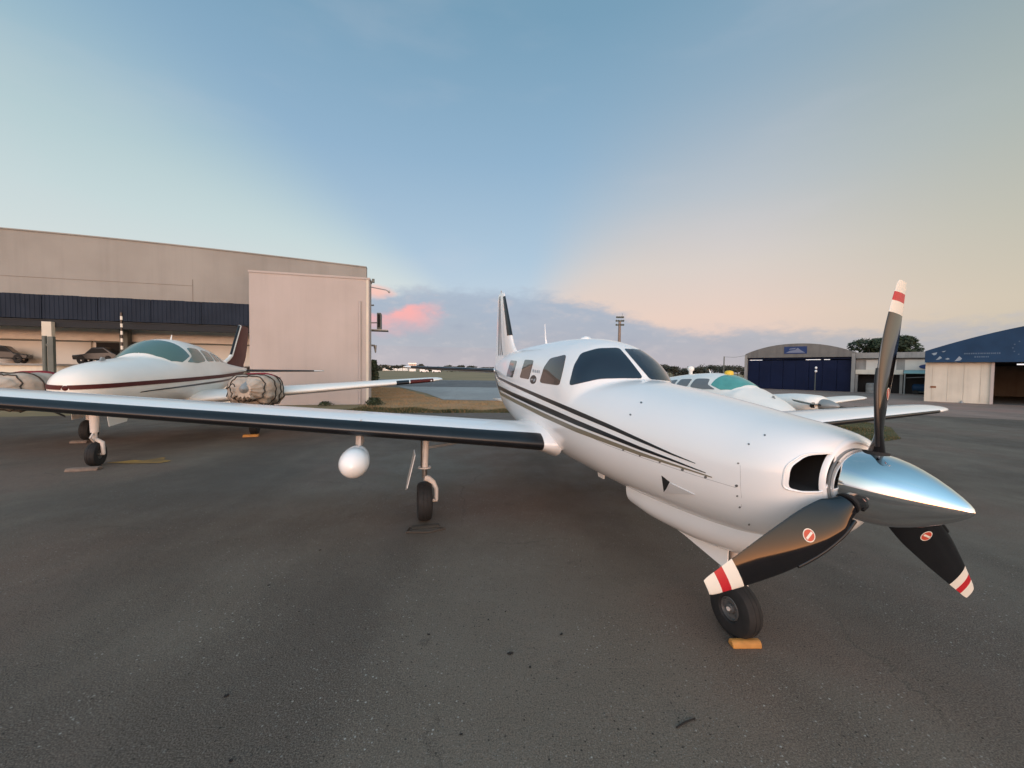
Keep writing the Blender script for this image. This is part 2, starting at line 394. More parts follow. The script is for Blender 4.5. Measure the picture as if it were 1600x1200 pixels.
def boot_mesh(st, xf_top=0.055, xf_bot=0.045, off=0.003, n=10):
    """thin jacket round the leading edge"""
    V = []; F = []; m = 2*n+1
    for (y, sl, zl, c, t) in st:
        def yt(x): return 5*t*(0.2969*math.sqrt(x)-0.126*x-0.3516*x*x+0.2843*x**3-0.1036*x**4)
        def yc(x): return 0.02/0.16*(0.8*x-x*x)
        for k in range(-n, n+1):
            q = abs(k)/n; x = (xf_bot if k < 0 else xf_top)*q*q
            z = yc(x)+(yt(x) if k >= 0 else -yt(x))
            nx = -(1-q)-0.15; nz = math.copysign(q, k) if k else 0
            l = math.hypot(nx, nz)
            o = off if abs(k) < n else -0.002
            V.append(Vector((sl+x*c+nx/l*o, y, zl+z*c+nz/l*o)))
    for i in range(len(st)-1):
        for k in range(m-1): F.append((i*m+k, i*m+k+1, (i+1)*m+k+1, (i+1)*m+k))
    for b in (0, (len(st)-1)*m): F.append(tuple(range(b, b+m)))
    return V, F
def lerp_st(st, y):
    st = sorted(st, key=lambda r: r[0])
    for a, b in zip(st, st[1:]):
        if a[0] <= y <= b[0]:
            f = (y-a[0])/(b[0]-a[0]); return tuple(p+(q-p)*f for p, q in zip(a, b))
    return st[-1]
def recalc(o):
    bm = bmesh.new(); bm.from_mesh(o.data); bmesh.ops.recalc_face_normals(bm, faces=bm.faces); bm.to_mesh(o.data); bm.free(); return o
def tri2d(poly, step):
    """outline densified + interior grid -> (points, triangles, outline count)"""
    pts = []
    n = len(poly)
    for i in range(n):
        a = Vector(poly[i]); b = Vector(poly[(i+1) % n]); k = max(1, int((b-a).length/step))
        for j in range(k): pts.append(a.lerp(b, j/k))
    m = len(pts)
    x0 = min(p.x for p in pts); x1 = max(p.x for p in pts); y0 = min(p.y for p in pts); y1 = max(p.y for p in pts)
    extra = []
    gx = x0+step
    while gx < x1:
        gy = y0+step
        while gy < y1:
            q = Vector((gx, gy)); ins = False; j = m-1; near = 1e9
            for i in range(m):
                A, B = pts[i], pts[j]
                if (A.y > q.y) != (B.y > q.y) and q.x < (B.x-A.x)*(q.y-A.y)/(B.y-A.y)+A.x: ins = not ins
                near = min(near, (A-q).length); j = i
            if ins and near > step*0.55: extra.append(q)
            gy += step
        gx += step
    res = geometry.delaunay_2d_cdt(pts+extra, [], [list(range(m))], 1, 1e-6)
    return res[0], [tuple(f) for f in res[2]], m
def rounded(poly, r=0.25, n=5):
    """round the corners of an outline"""
    out = []; N = len(poly)
    for i in range(N):
        p = Vector(poly[i]); a = Vector(poly[i-1]); b = Vector(poly[(i+1) % N])
        A = p.lerp(a, r); B = p.lerp(b, r)
        for k in range(n+1):
            t = k/n; out.append(A*(1-t)**2 + p*2*t*(1-t) + B*t*t)
    return out
def shell(P3, N3, tris, m, off):
    """proud pane: surface points offset outwards, with a rim going back to the surface"""
    V = [p+n*off for p, n in zip(P3, N3)]; F = list(tris); k = len(V)
    # find boundary edges
    cnt = {}
    for f in tris:
        for a, b in zip(f, f[1:]+f[:1]): cnt[(a, b)] = 1
    bd = [(a, b) for (a, b) in cnt if (b, a) not in cnt]
    idx = {}
    for a, b in bd:
        for q in (a, b):
            if q not in idx: idx[q] = len(V); V.append(P3[q]-N3[q]*0.004)
        F.append((b, a, idx[a], idx[b]))
    return V, F

# ------------------------------------------------------------------ ground
def asphalt_mat(name, a, b, red, dark, speck=1.0):
    M = bpy.data.materials.new(name); M.use_nodes = True; nt = M.node_tree; N, L = nt.nodes, nt.links
    bs = N['Principled BSDF']; tc = N.new('ShaderNodeTexCoord')
    def noise(sc, det=5, rough=.55, loc=(0,0,0), mscale=(1,1,1)):
        mp = N.new('ShaderNodeMapping'); mp.inputs['Location'].default_value = loc; mp.inputs['Scale'].default_value = mscale
        L.new(tc.outputs['Object'], mp.inputs[0])
        n = N.new('ShaderNodeTexNoise'); n.inputs['Scale'].default_value = sc; n.inputs['Detail'].default_value = det; n.inputs['Roughness'].default_value = rough
        L.new(mp.outputs[0], n.inputs['Vector']); return n.outputs[0]
    def mr(x, i0, i1, o0=0., o1=1.):
        n = N.new('ShaderNodeMapRange'); n.interpolation_type = 'SMOOTHSTEP'; L.new(x, n.inputs[0])
        for k, q in enumerate((i0, i1, o0, o1)): n.inputs[k+1].default_value = q
        return n.outputs[0]
    def mix(f, p, q, bt='MIX'):
        n = N.new('ShaderNodeMix'); n.data_type = 'RGBA'; n.blend_type = bt
        if isinstance(f, float): n.inputs[0].default_value = f
        else: L.new(f, n.inputs[0])
        for i, k in ((6, p), (7, q)):
            if isinstance(k, tuple): n.inputs[i].default_value = (*k, 1)
            else: L.new(k, n.inputs[i])
        return n.outputs[2]
    def mul(x, y):
        n = N.new('ShaderNodeMath'); n.operation = 'MULTIPLY'
        for i, q in enumerate((x, y)):
            if isinstance(q, float): n.inputs[i].default_value = q
            else: L.new(q, n.inputs[i])
        return n.outputs[0]
    c = mix(mr(noise(1.1, 6, .6), .3, .7), a, b)
    c = mix(mul(mr(noise(0.32, 4, .5, (4, 2, 0)), .44, .62), .85), c, red)
    c = mix(mul(mr(noise(0.30, 5, .55, (9, 5, 0), (1, .45, 1)), .44, .60), .95), c, dark)
    c = mix(mul(mr(noise(2.6, 5, .65, (1, 7, 0)), .60, .72), .55), c, dark)
    # hairline cracks and oil spots
    wp = noise(1.3, 4, .6, (5, 5, 0))
    wv = N.new('ShaderNodeVectorMath'); wv.operation = 'SCALE'; wv.inputs['Scale'].default_value = .9
    cmb = N.new('ShaderNodeCombineXYZ'); L.new(wp, cmb.inputs[0]); L.new(noise(1.3, 4, .6, (15, 2, 0)), cmb.inputs[1]); L.new(cmb.outputs[0], wv.inputs[0])
    ad = N.new('ShaderNodeVectorMath'); ad.operation = 'ADD'; L.new(tc.outputs['Object'], ad.inputs[0]); L.new(wv.outputs[0], ad.inputs[1])
    ve = N.new('ShaderNodeTexVoronoi'); ve.feature = 'DISTANCE_TO_EDGE'; ve.inputs['Scale'].default_value = .38; L.new(ad.outputs[0], ve.inputs['Vector'])
    crk = mul(mr(ve.outputs['Distance'], .002, .007, 1., 0.), mr(noise(.5, 3, .5, (7, 3, 0)), .48, .60))
    c = mix(mul(crk, .6), c, tuple(k*.3 for k in a))
    oil = mr(noise(4.5, 3, .5, (2, 12, 0)), .70, .76); c = mix(mul(oil, .6), c, tuple(k*.35 for k in a))
    # aggregate: fine grain and scattered pale stones
    g = noise(130, 3, .7); c = mix(mr(g, .35, .68, 0., .55), c, tuple(k*2.3 for k in b))
    g2 = noise(70, 2, .6, (3, 3, 0)); c = mix(mr(g2, .55, .72, 0., .6), c, tuple(k*.4 for k in a))
    vo = N.new('ShaderNodeTexVoronoi'); vo.inputs['Scale'].default_value = 44; L.new(tc.outputs['Object'], vo.inputs['Vector'])
    sp = mr(vo.outputs['Distance'], .15, .30, 1., 0.)
    wn = N.new('ShaderNodeSeparateColor'); L.new(vo.outputs['Color'], wn.inputs[0])
    pick = mr(wn.outputs[0], .84, .97)
    patch = mr(noise(.9, 4, .6, (6, 1, 0)), .38, .62, .25, 1.)
    c = mix(mul(mul(mul(sp, pick), patch), .85*speck), c, (.42, .40, .36))
    vo2 = N.new('ShaderNodeTexVoronoi'); vo2.inputs['Scale'].default_value = 95; L.new(tc.outputs['Object'], vo2.inputs['Vector'])
    wn2 = N.new('ShaderNodeSeparateColor'); L.new(vo2.outputs['Color'], wn2.inputs[0])
    c = mix(mul(mul(mul(mr(vo2.outputs['Distance'], .2, .38, 1., 0.), mr(wn2.outputs[0], .62, .95)), patch), .7*speck), c, (.30, .28, .25))
    dk = mr(wn.outputs[1], .9, .95)
    c = mix(mul(mul(sp, dk), .8*speck), c, (.008, .008, .008))
    bs.inputs['Specular IOR Level'].default_value = .22
    L.new(c, bs.inputs['Base Color'])
    L.new(mr(noise(1.7, 4, .6, (2, 8, 0)), .3, .7, .62, .88), bs.inputs['Roughness'])
    bp = N.new('ShaderNodeBump'); bp.inputs['Strength'].default_value = .55; bp.inputs['Distance'].default_value = .008
    L.new(g, bp.inputs['Height'])
    bp2 = N.new('ShaderNodeBump'); bp2.inputs['Strength'].default_value = .35; bp2.inputs['Distance'].default_value = .02
    L.new(noise(9, 5, .6), bp2.inputs['Height']); L.new(bp.outputs[0], bp2.inputs['Normal']); L.new(bp2.outputs[0], bs.inputs['Normal'])
    return M
ASPH = asphalt_mat('worn_asphalt', (.100, .079, .061), (.126, .102, .081), (.114, .069, .053), (.046, .034, .028))
ASPH2 = asphalt_mat('runway_asphalt', (.11, .10, .096), (.13, .12, .115), (.115, .10, .095), (.085, .078, .075), .2)
TAXI = asphalt_mat('taxiway_concrete', (.27, .26, .25), (.31, .30, .285), (.26, .23, .22), (.21, .20, .195), .2)
REDG = asphalt_mat('reddish_apron', (.22, .145, .115), (.24, .17, .14), (.24, .125, .10), (.15, .105, .085), .2)
FIELD = mat('dry_field', (0.28, 0.195, 0.10), 0.95, vscale=0.09, col2=(0.19, 0.15, 0.075), bump=0.4, bscale=3)
BROWN = mat('brown_grass', (0.42, 0.235, 0.115), 0.95, vscale=0.5, col2=(0.25, 0.18, 0.085), bump=0.6, bscale=9)
GREEN = mat('green_grass', (0.075, 0.085, 0.028), 0.95, vscale=0.8, col2=(0.045, 0.058, 0.02), bump=0.6, bscale=9)

def sheet(name, pts, z, material):
    o = mk(name, [(p[0], p[1], z) for p in pts], [tuple(range(len(pts)))], material, None, None)
    recalc(o)
    if o.data.polygons[0].normal.z < 0: o.data.flip_normals()
    return struct(o)
sheet('ground', [(-3000, -600), (3000, -600), (3000, 5200), (-3000, 5200)], -0.012, FIELD)
sheet('apron', [(-70, -60), (90, -60), (90, 62), (31, 62), (14, 24.5), (7, 17.4), (-2.6, 16.1), (-7.2, 15.6), (-9, 15.8), (-70, -5)], 0.0, ASPH)
sheet('runway', [(-900, 34), (12, 39.5), (24, 66.5), (-900, 62)], 0.0, ASPH2)
sheet('taxiway', [(-4.0, 23.2), (9.5, 22.2), (13.0, 40.2), (-11.5, 39.9), (-6.2, 29.0)], 0.004, TAXI)
sheet('dry_grass_strip', [(-6.6, 17.2), (-2.4, 17.0), (6.2, 17.9), (11, 22.4), (-3.9, 22.95), (-6.3, 28), (-11.8, 39), (-16, 39), (-9.4, 25)], -0.004, BROWN)
sheet('hangar_forecourt', [(14, 20.5), (25, 13.5), (44, 13.5), (60, 40), (40, 52), (27.5, 52), (18, 31)], 0.004, REDG)
ISL = [gnd(*q) for q in ((1255, 654), (1325, 654), (1392, 668), (1408, 686), (1368, 692), (1300, 674))]
sheet('grass_island', ISL, 0.006, GREEN)
def line(name, a, b, w, z, m_, label=None):
    a = Vector((*a, 0)); b = Vector((*b, 0)); d = (b-a).normalized(); n = Vector((-d.y, d.x, 0))*w/2
    return sheet(name, [a-n, b-n, b+n, a+n], z, m_)
line('runway_edge_marking', (-300, 60.2), (21, 64.0), 0.7, 0.008, PAINTW)
line('taxiway_marking', (-0.9, 26.4), (10.4, 26.0), 0.30, 0.010, PAINTW)
# worn yellow mark beside the twin's nose wheel
p0 = gnd(228, 721)
sheet('yellow_ground_marking', [p0+Vector(q)*.75 for q in ((-.75, -.22, 0), (-.38, .10, 0), (-.12, .06, 0), (.02, .42, 0), (.14, .40, 0), (.26, .20, 0), (.58, .06, 0), (.50, -.16, 0), (-.1, -.26, 0))], 0.008, PAINTY)

def grass_strip(name, poly, n, h, cols, seed, label):
    r = random.Random(seed); V = []; F = []; fm = []
    xs = [p[0] for p in poly]; ys = [p[1] for p in poly]
    def inside(x, y):
        ins = False; j = len(poly)-1
        for i in range(len(poly)):
            a, b = poly[i], poly[j]
            if (a[1] > y) != (b[1] > y) and x < (b[0]-a[0])*(y-a[1])/(b[1]-a[1])+a[0]: ins = not ins
            j = i
        return ins
    c = 0
    while c < n:
        x = r.uniform(min(xs), max(xs)); y = r.uniform(min(ys), max(ys))
        if not inside(x, y): continue
        hh = h*r.uniform(.4, 1.2)*(0.6+0.6*math.sin(x*2.1+y)*math.sin(y*1.7-x)); hh = max(hh, .02)
        a = r.uniform(0, 6.28); w = .012+.25*hh*.12
        dx, dy = math.cos(a)*w, math.sin(a)*w; lx, ly = r.uniform(-.5, .5)*hh, r.uniform(-.5, .5)*hh
        k = len(V); V += [(x-dx, y-dy, -.01), (x+dx, y+dy, -.01), (x+lx, y+ly, hh)]; F.append((k, k+1, k+2)); fm.append(r.randrange(len(cols))); c += 1
    o = mk(name, V, F, None, None, None, cols, fm); struct(o, 'stuff'); tag(o, label, 'grass'); return o
BL1 = mat('blade_green', (.07, .08, .025), .8); BL2 = mat('blade_straw', (.40, .25, .125), .85); BL3 = mat('blade_dark', (.04, .05, .02), .8); BL4 = mat('blade_brown', (.27, .165, .085), .85)
grass_strip('green_verge', [(-7.4, 15.7), (-2.6, 16.2), (6.8, 17.5), (6.4, 18.0), (-2.4, 17.3), (-6.8, 17.6)], 16000, .13, [BL1, BL3, BL3, BL4], 1, 'short green grass fringe along the back edge of the asphalt')
grass_strip('dry_grass', [(-6.6, 17.2), (-2.4, 17.0), (6.2, 17.9), (10, 22.2), (-3.9, 22.8), (-6.0, 27), (-10, 36), (-14, 38), (-9.0, 25)], 22000, .07, [BL2, BL2, BL2, BL4], 2, 'dry brown grass between the apron and the taxiway')
grass_strip('island_grass', [(q.x, q.y) for q in ISL], 9000, .05, [BL1, BL3, BL1, BL4], 3, 'green grass island set in the asphalt behind the white wing')

# ------------------------------------------------------------------ shared aircraft pieces
def wheel(parent, c, ax, rad, wid, rimr, tyre_name='tyre'):
    c = Vector(c); ax = Vector(ax).normalized(); h = wid/2; g = G()
    prof = [(-h*.72, rimr), (-h*.95, rimr*1.15), (-h, rad*.80), (-h*.86, rad*.93), (-h*.55, rad*.985), (-h*.3, rad), (-h*.27, rad*.985), (-h*.22, rad*.985), (-h*.19, rad),
            (h*.19, rad), (h*.22, rad*.985), (h*.27, rad*.985), (h*.3, rad), (h*.55, rad*.985), (h*.86, rad*.93), (h, rad*.80), (h*.95, rimr*1.15), (h*.72, rimr), (-h*.72, rimr)]
    g.lathe(prof, c, ax, 48); g.mk('tyre', TYRE, parent, 30)
    g = G()
    for s in (-1, 1):
        g.lathe([(s*h*.75, rimr), (s*h*.80, rimr*.92), (s*h*.55, rimr*.85), (s*h*.50, rimr*.45), (s*h*.75, rimr*.40), (s*h*.80, rimr*.25), (s*h*.9, rimr*.22), (s*h*.9, 0)], c, ax, 32)
        u = ax.orthogonal().normalized(); w = ax.cross(u)
        for k in range(6):
            a = k*math.pi/3; p = c+(u*math.cos(a)+w*math.sin(a))*rimr*.65
            g.lathe([(s*h*.5, rimr*.08), (s*h*.62, rimr*.08), (s*h*.62, 0)], p, ax, 8)
    g.mk('wheel_rim', RIM, parent, 30)

def blade_mesh(e_r, t, f, hub, R0, R1, beta, chordf, nst=34, na=14):
    """propeller blade: e_r radial, t direction of motion, f forward"""
    V = []; F = []; m = 2*na; rr = [R0+(R1-R0)*i/(nst-1) for i in range(nst)]
    for r in rr:
        q = r/R1; c = chordf(q); b = beta(q)
        shank = max(0.0, 1-(q-R0/R1)/0.14); th = 0.055+0.10*max(0, 1-q*1.35)
        cd = t*math.cos(b)+f*math.sin(b); nd = f*math.cos(b)-t*math.sin(b)
        for k in range(m):
            a = 2*math.pi*k/m
            x = math.cos(a)*.5; z = math.sin(a)*.5*th*2*(0.62+0.38*math.cos(a)) + 0.03*(1-4*x*x)
            xs, zs = math.cos(a)*.5*1.0, math.sin(a)*.5
            cc = c
            X = x*cc*(1-shank)+xs*0.088*shank; Z = z*cc*(1-shank)+zs*0.088*shank
            sw = -0.040*(max(0, q-.45)/.55)**1.6          # slight aft sweep of the tip
            X += 0.06*c*(1-shank)+sw
            V.append(hub+e_r*r+cd*X+nd*Z)
    for i in range(nst-1):
        for k in range(m): F.append((i*m+k, i*m+(k+1) % m, (i+1)*m+(k+1) % m, (i+1)*m+k))
    F.append(tuple(range(m))); F.append(tuple(range((nst-1)*m, nst*m)))
    return V, F, rr, m

# ------------------------------------------------------------------ the big white turboprop
PX, PY, PSI, BANK = 1.733, 1.920, 15.678, R(1.457)
PROOT = empty('turboprop_airplane', (PX, PY, 0), R(90+PSI),
   'white single turboprop airplane with pointed chrome spinner and black leading edges', 'airplane')
PM = Matrix.Translation((PX, PY, 0)) @ Matrix.Rotation(R(90+PSI), 4, 'Z'); PI_ = PM.inverted()
BKm = Matrix.Rotation(BANK, 3, 'X'); BKi = BKm.inverted()
def bk(v): return BKm @ Vector(v)
def bkl(V): return [BKm @ Vector(v) for v in V]
ZH = 1.216
ROWS = [  # s, zc, w, zt, zb, n_top, n_bot
 (0.085, 1.235, 0.205, 1.425, 1.035, 2.0, 2.0),
 (0.10, 1.235, 0.262, 1.438, 1.00, 2.1, 2.05),
 (0.13, 1.235, 0.318, 1.452, 0.945, 2.15, 2.1),
 (0.19, 1.23, 0.372, 1.470, 0.875, 2.2, 2.15),
 (0.30, 1.22, 0.420, 1.492, 0.800, 2.2, 2.15),
 (0.50, 1.20, 0.468, 1.520, 0.745, 2.2, 2.15),
 (0.90, 1.20, 0.530, 1.580, 0.712, 2.2, 2.15),
 (1.30, 1.20, 0.580, 1.632, 0.705, 2.2, 2.15),
 (1.86, 1.22, 0.628, 1.690, 0.705, 2.25, 2.2),
 (2.50, 1.28, 0.650, 1.740, 0.705, 2.3, 2.2),
 (3.40, 1.36, 0.655, 1.80, 0.715, 2.3, 2.2),
 (4.40, 1.42, 0.635, 1.84, 0.76, 2.3, 2.1),
 (5.20, 1.46, 0.570, 1.92, 0.87, 2.2, 2.1),
 (6.20, 1.58, 0.420, 1.98, 1.13, 2.1, 2.0),
 (7.20, 1.70, 0.230, 1.98, 1.43, 2.0, 2.0),
 (8.00, 1.78, 0.060, 1.90, 1.66, 2.0, 2.0)]
CAN = [(1.84, 0.20, 1.66, 2.0), (1.90, 0.34, 1.735, 2.1), (2.05, 0.52, 1.855, 2.2), (2.27, 0.625, 1.995, 2.3), (2.50, 0.655, 2.085, 2.3), (2.90, 0.665, 2.150, 2.3),
       (3.60, 0.66, 2.180, 2.3), (4.40, 0.635, 2.175, 2.3), (5.20, 0.572, 2.165, 2.25), (6.20, 0.42, 2.13, 2.1), (7.0, 0.26, 2.05, 2.0)]
FUS = Loft(ROWS, CAN)
ST = sorted(set([0.085, .088, .092, .097, .104, .113, .125, .14, .16] + [round(.19+.035*i, 3) for i in range(45)] + [round(1.78+.02*i, 3) for i in range(45)] + [round(2.7+.05*i, 3) for i in range(60)]+[round(5.7+.1*i, 3) for i in range(23)] + [8.0]))
fV, fF = FUS.mesh(ST, 112)
fV = bkl(fV)
fus = mk('fuselage', fV, fF, WHITE, PROOT, 60); recalc(fus)
bvh = BVHTree.FromPolygons(fV, fF)
CAMP = PI_ @ Vector((0, 0, CH))
def hit(u, v, tree=bvh, inv=PI_):
    d = (inv.to_3x3() @ ray(u, v)).normalized()
    p, n, i, dist = tree.ray_cast(inv @ Vector((0, 0, CH)), d)
    if p is None: return None
    if n.dot(d) > 0: n = -n
    return p, n
def mirror(V): return [BKm @ Vector((q.x, -q.y, q.z)) for q in (BKi @ Vector(v) for v in V)]
def decal(name, poly, material, off=0.003, step=6.0, parent=PROOT, mir=False, smooth=60, tree=bvh, inv=PI_, label=None):
    pts, tris, m = tri2d(poly, step)
    H = [hit(p[0], p[1], tree, inv) for p in pts]
    tris = [t for t in tris if all(H[i] for i in t)]
    P3 = [h[0] if h else Vector() for h in H]; N3 = [h[1] if h else Vector((0, 0, 1)) for h in H]
    # smooth normals a little
    V, F = shell(P3, N3, tris, m, off)
    used = sorted({i for f in F for i in f}); mp = {a: b for b, a in enumerate(used)}
    V = [V[i] for i in used]; F = [tuple(mp[i] for i in f) for f in F]
    o = mk(name, V, F, material, parent, smooth); recalc(o)
    if label: o['label'] = label
    if mir: o2 = mk(name, mirror(V), [f[::-1] for f in F], material, parent, smooth); recalc(o2)
    return o, P3, N3

# engine inlets carved into the cowl
INL = rounded([(1222, 762), (1227, 728), (1256, 709), (1307, 707), (1300, 738), (1288, 769), (1250, 769)], .3, 4)
def inlet_prism(mir):
    loop = []
    for p in INL:
        h = hit(p[0], p[1])
        if h: loop.append(BKi @ h[0])
    if mir: loop = [Vector((q.x, -q.y, q.z)) for q in loop][::-1]
    n = len(loop); c = sum(loop, Vector())/n
    A = [BKm @ Vector((q.x-.12, q.y, q.z)) for q in loop]; B = [BKm @ (Vector((0, 0, 0))+Vector((c.x+.30, c.y*.86+(q.y-c.y)*.8, c.z+(q.z-c.z)*.8))) for q in loop]
    V = A+B; F = [tuple(range(n))[::-1], tuple(range(n, 2*n))]+[(i, (i+1) % n, n+(i+1) % n, n+i) for i in range(n)]
    o = mk('cutter', V, F, DARK, PROOT, None); recalc(o); return o, loop
loops = []
fus.data.materials.append(DARK)
for mir in (False, True):
    cu, lp = inlet_prism(mir); loops.append(lp)
    cu.data.materials.clear(); cu.data.materials.append(DARK)
    md = fus.modifiers.new('cut', 'BOOLEAN'); md.operation = 'DIFFERENCE'; md.object = cu; md.solver = 'EXACT'
    try: md.material_mode = 'TRANSFER'
    except Exception: pass
    bpy.context.view_layer.update()
    dg = bpy.context.evaluated_depsgraph_get()
    nm = bpy.data.meshes.new_from_object(fus.evaluated_get(dg))
    fus.modifiers.clear(); fus.data = nm; nm.name = 'fuselage'
    bpy.data.objects.remove(cu)
fus.data.shade_smooth(); fus.data.set_sharp_from_angle(angle=R(55))
for lp in loops:                                   # rounded lips
    g = G(); q = [BKm @ v for v in lp]; q = q+[q[0]]
    g.tube(q, 0.0055, 8, cap=False); g.mk('inlet_lip', WHITE, PROOT, 60)

# chin fairing (oil cooler) under the cowl
CHN = Loft([(0.16, 0.95, .10, 1.0, .90, 2, 2), (0.22, .93, .19, 1.0, .80, 2.1, 2.1), (0.35, .90, .27, 1.0, .70, 2.2, 2.3), (0.6, .86, .31, 1.0, .610, 2.2, 2.6), (1.0, .84, .335, .95, .575, 2.2, 3.2), (1.35, .83, .340, .93, .572, 2.2, 3.6), (1.62, .83, .335, .92, .590, 2.2, 3.6)])
cV, cF = CHN.mesh([.16+.02*i for i in range(10)]+[.36+.063*i for i in range(21)], 64)
o = mk('chin_fairing', bkl(cV), cF, WHITE, PROOT, 50); recalc(o)
g = G(); g.prism([(-.25, .62), (.25, .62), (.28, .70), (-.28, .70)], 'x', 1.612, 1.626); g.mk('chin_outlet', DARK, PROOT, tf=bk)

# windows
decal('windshield', rounded([(889, 603), (897, 571), (908, 552), (934, 544.5), (967, 543.5), (980, 558), (1006, 591.5), (975, 591), (938, 592), (915, 597)], .22, 4), GLASS, 0.004, 7, mir=True, label='dark wrap-around windscreen pane')
decal('windshield_pane', rounded([(975, 545), (1000, 546.5), (1014, 552), (1064, 596.5), (1016, 593)], .08, 3), GLASS, 0.004, 6)
decal('cabin_window', rounded([(885, 554), (880, 578), (874, 602.5), (843, 598), (850, 574), (860, 560)], .18, 4), GLASS_B, 0.004, 5, mir=True, label='large brown shaded cabin window behind the windscreen')
decal('cabin_window', rounded([(834, 563), (826.5, 593), (812, 590), (820, 562)], .12, 3), GLASS_B, 0.003, 4, mir=True)
decal('cabin_window', rounded([(808, 564), (801, 590), (791, 588), (798, 563)], .12, 3), GLASS_B, 0.003, 4, mir=True)

# side stripes: points measured on the near side, carried on to the tail
def stripe(name, top, bot, material, n=150):
    P3 = []; N3 = []
    def at_(pl, f):
        L_ = [0]
        for a, b in zip(pl, pl[1:]): L_.append(L_[-1]+math.hypot(b[0]-a[0], b[1]-a[1]))
        d = f*L_[-1]
        for i in range(len(pl)-1):
            if d <= L_[i+1] or i == len(pl)-2:
                t = (d-L_[i])/max(L_[i+1]-L_[i], 1e-6); return (pl[i][0]+(pl[i+1][0]-pl[i][0])*t, pl[i][1]+(pl[i+1][1]-pl[i][1])*t)
    pairs = []
    KS = 5
    for i in range(n+1):
        A_, B_ = at_(top, i/n), at_(bot, i/n)
        hs = [hit(A_[0]+(B_[0]-A_[0])*j/(KS-1), A_[1]+(B_[1]-A_[1])*j/(KS-1)) for j in range(KS)]
        if all(hs): pairs.append(hs)
    def on(s, z):
        lo, hi = -R(85), R(85)
        for _ in range(40):
            md = (lo+hi)/2
            if FUS.P(s, md).z < z: lo = md
            else: hi = md
        return BKm @ FUS.P(s, lo)
    rows = []
    # tail continuation
    A0, B0 = BKi @ pairs[0][0][0], BKi @ pairs[0][-1][0]
    for k in range(14, 0, -1):
        s = max(A0.x, B0.x)+k*(7.6-max(A0.x, B0.x))/14
        f = (s-A0.x)/(7.6-A0.x); za = A0.z+(1.86-A0.z)*f; zb = B0.z+(1.86-B0.z)*f-.03*(1-f)*0
        if za-zb < .01: za = zb+.01
        nn = BKm @ Vector((0, 1, .1)).normalized()
        rows.append([on(s, za+(zb-za)*j/(KS-1))+nn*.006 for j in range(KS)])
    for hs in pairs: rows.append([h_[0]+h_[1]*.003 for h_ in hs])
    V = [q for r_ in rows for q in r_]; F = [(KS*i+j, KS*i+j+1, KS*(i+1)+j+1, KS*(i+1)+j) for i in range(len(rows)-1) for j in range(KS-1)]
    mk(name, V, F, material, PROOT, 179); mk(name, mirror(V), [f[::-1] for f in F], material, PROOT, 179)
stripe('side_stripe', [(779, 588.5), (800, 598.5), (850, 619.5), (900, 640.5), (950, 662), (1000, 685), (1050, 708), (1087, 723.5)],
                      [(779, 592.5), (800, 603), (850, 626), (900, 648), (950, 669), (1000, 690.5), (1050, 711), (1087, 724.5)], BLACK)
stripe('side_stripe', [(778.5, 602), (800, 612.5), (850, 633.5), (900, 655.5), (950, 676.5), (1000, 697.5), (1050, 717), (1103, 738.2)],
                      [(778.5, 607.5), (800, 619), (850, 642.5), (900, 664), (950, 683.5), (1000, 703), (1050, 720.5), (1103, 739.5)], BLACK)
stripe('side_stripe', [(778, 610.5), (800, 621.5), (850, 645.5), (900, 667.5), (950, 687), (1000, 706), (1050, 723.5), (1113, 745)],
                      [(778, 615), (800, 627), (850, 652.5), (900, 675), (950, 693.5), (1000, 711.5), (1050, 727), (1113, 746.5)], GOLD)
# round emblem, small lettering by the windows
def ell(cx, cy, rx, ry, rot=0, n=20):
    return [(cx+rx*math.cos(a)*math.cos(rot)-ry*math.sin(a)*math.sin(rot), cy+rx*math.cos(a)*math.sin(rot)+ry*math.sin(a)*math.cos(rot)) for a in [2*math.pi*k/n for k in range(n)]]
decal('round_emblem', ell(833.2, 593, 5.0, 7.0, .15), BLACK, .0015, 2.0)
decal('emblem_mark', [(829.5, 592), (833, 591.7), (832.6, 593.8), (829.3, 594.2)], MARKG, .003, 2.0)
decal('emblem_mark', [(834, 592.4), (837, 591.4), (836.6, 595), (833.2, 597.2)], MARKG, .003, 2.0)
for i, (x, w) in enumerate(((832.4, 2.6), (836, 2), (839, 2.4), (842.2, 1.6))):
    decal('side_lettering', [(x, 577+i*.5), (x+w, 577.4+i*.5), (x+w-.5, 582+i*.5), (x-.6, 581.5+i*.5)], MARKG, .0015, 2.0)
# fasteners, seams, small vents on the cowl
for (u, v) in [(1002, 629), (985, 648), (1170, 694), (1195, 680), (1153.5, 724), (974, 703), (1000, 712), (1031, 722), (1066.5, 734), (1102.5, 745.5), (1151, 759), (1152, 775), (1156, 792.5), (1170.5, 819.5)]:
    big = v in (759, 745.5, 734)
    decal('cowl_fastener', ell(u, v, 2.3 if big else 1.7, 2.1 if big else 1.4, 0, 10), FAST, .002, 2.5)
def seam(pts, w=0.35):
    top = [(x-w*.5, y-w) for x, y in pts]; bot = [(x+w*.5, y+w) for x, y in pts][::-1]
    decal('cowl_seam', top+bot, LINE, .0008, 9)
seam([(1156.5, 727), (1157.2, 745), (1157, 760), (1158.5, 775), (1158.8, 792)])
seam([(900, 672), (950, 696), (1000, 714), (1066, 736), (1103, 748), (1150, 762)], .3)
decal('cooling_vent', [(1034, 743), (1046.5, 753), (1041, 764), (1037.5, 768.5)], DARK, .003, 3)
decal('vent_ramp', [(1048, 754.5), (1086.5, 772.5), (1038.5, 770), (1043, 764)], mat('shaded_white_vent', (.62, .62, .62), .4), .006, 4)

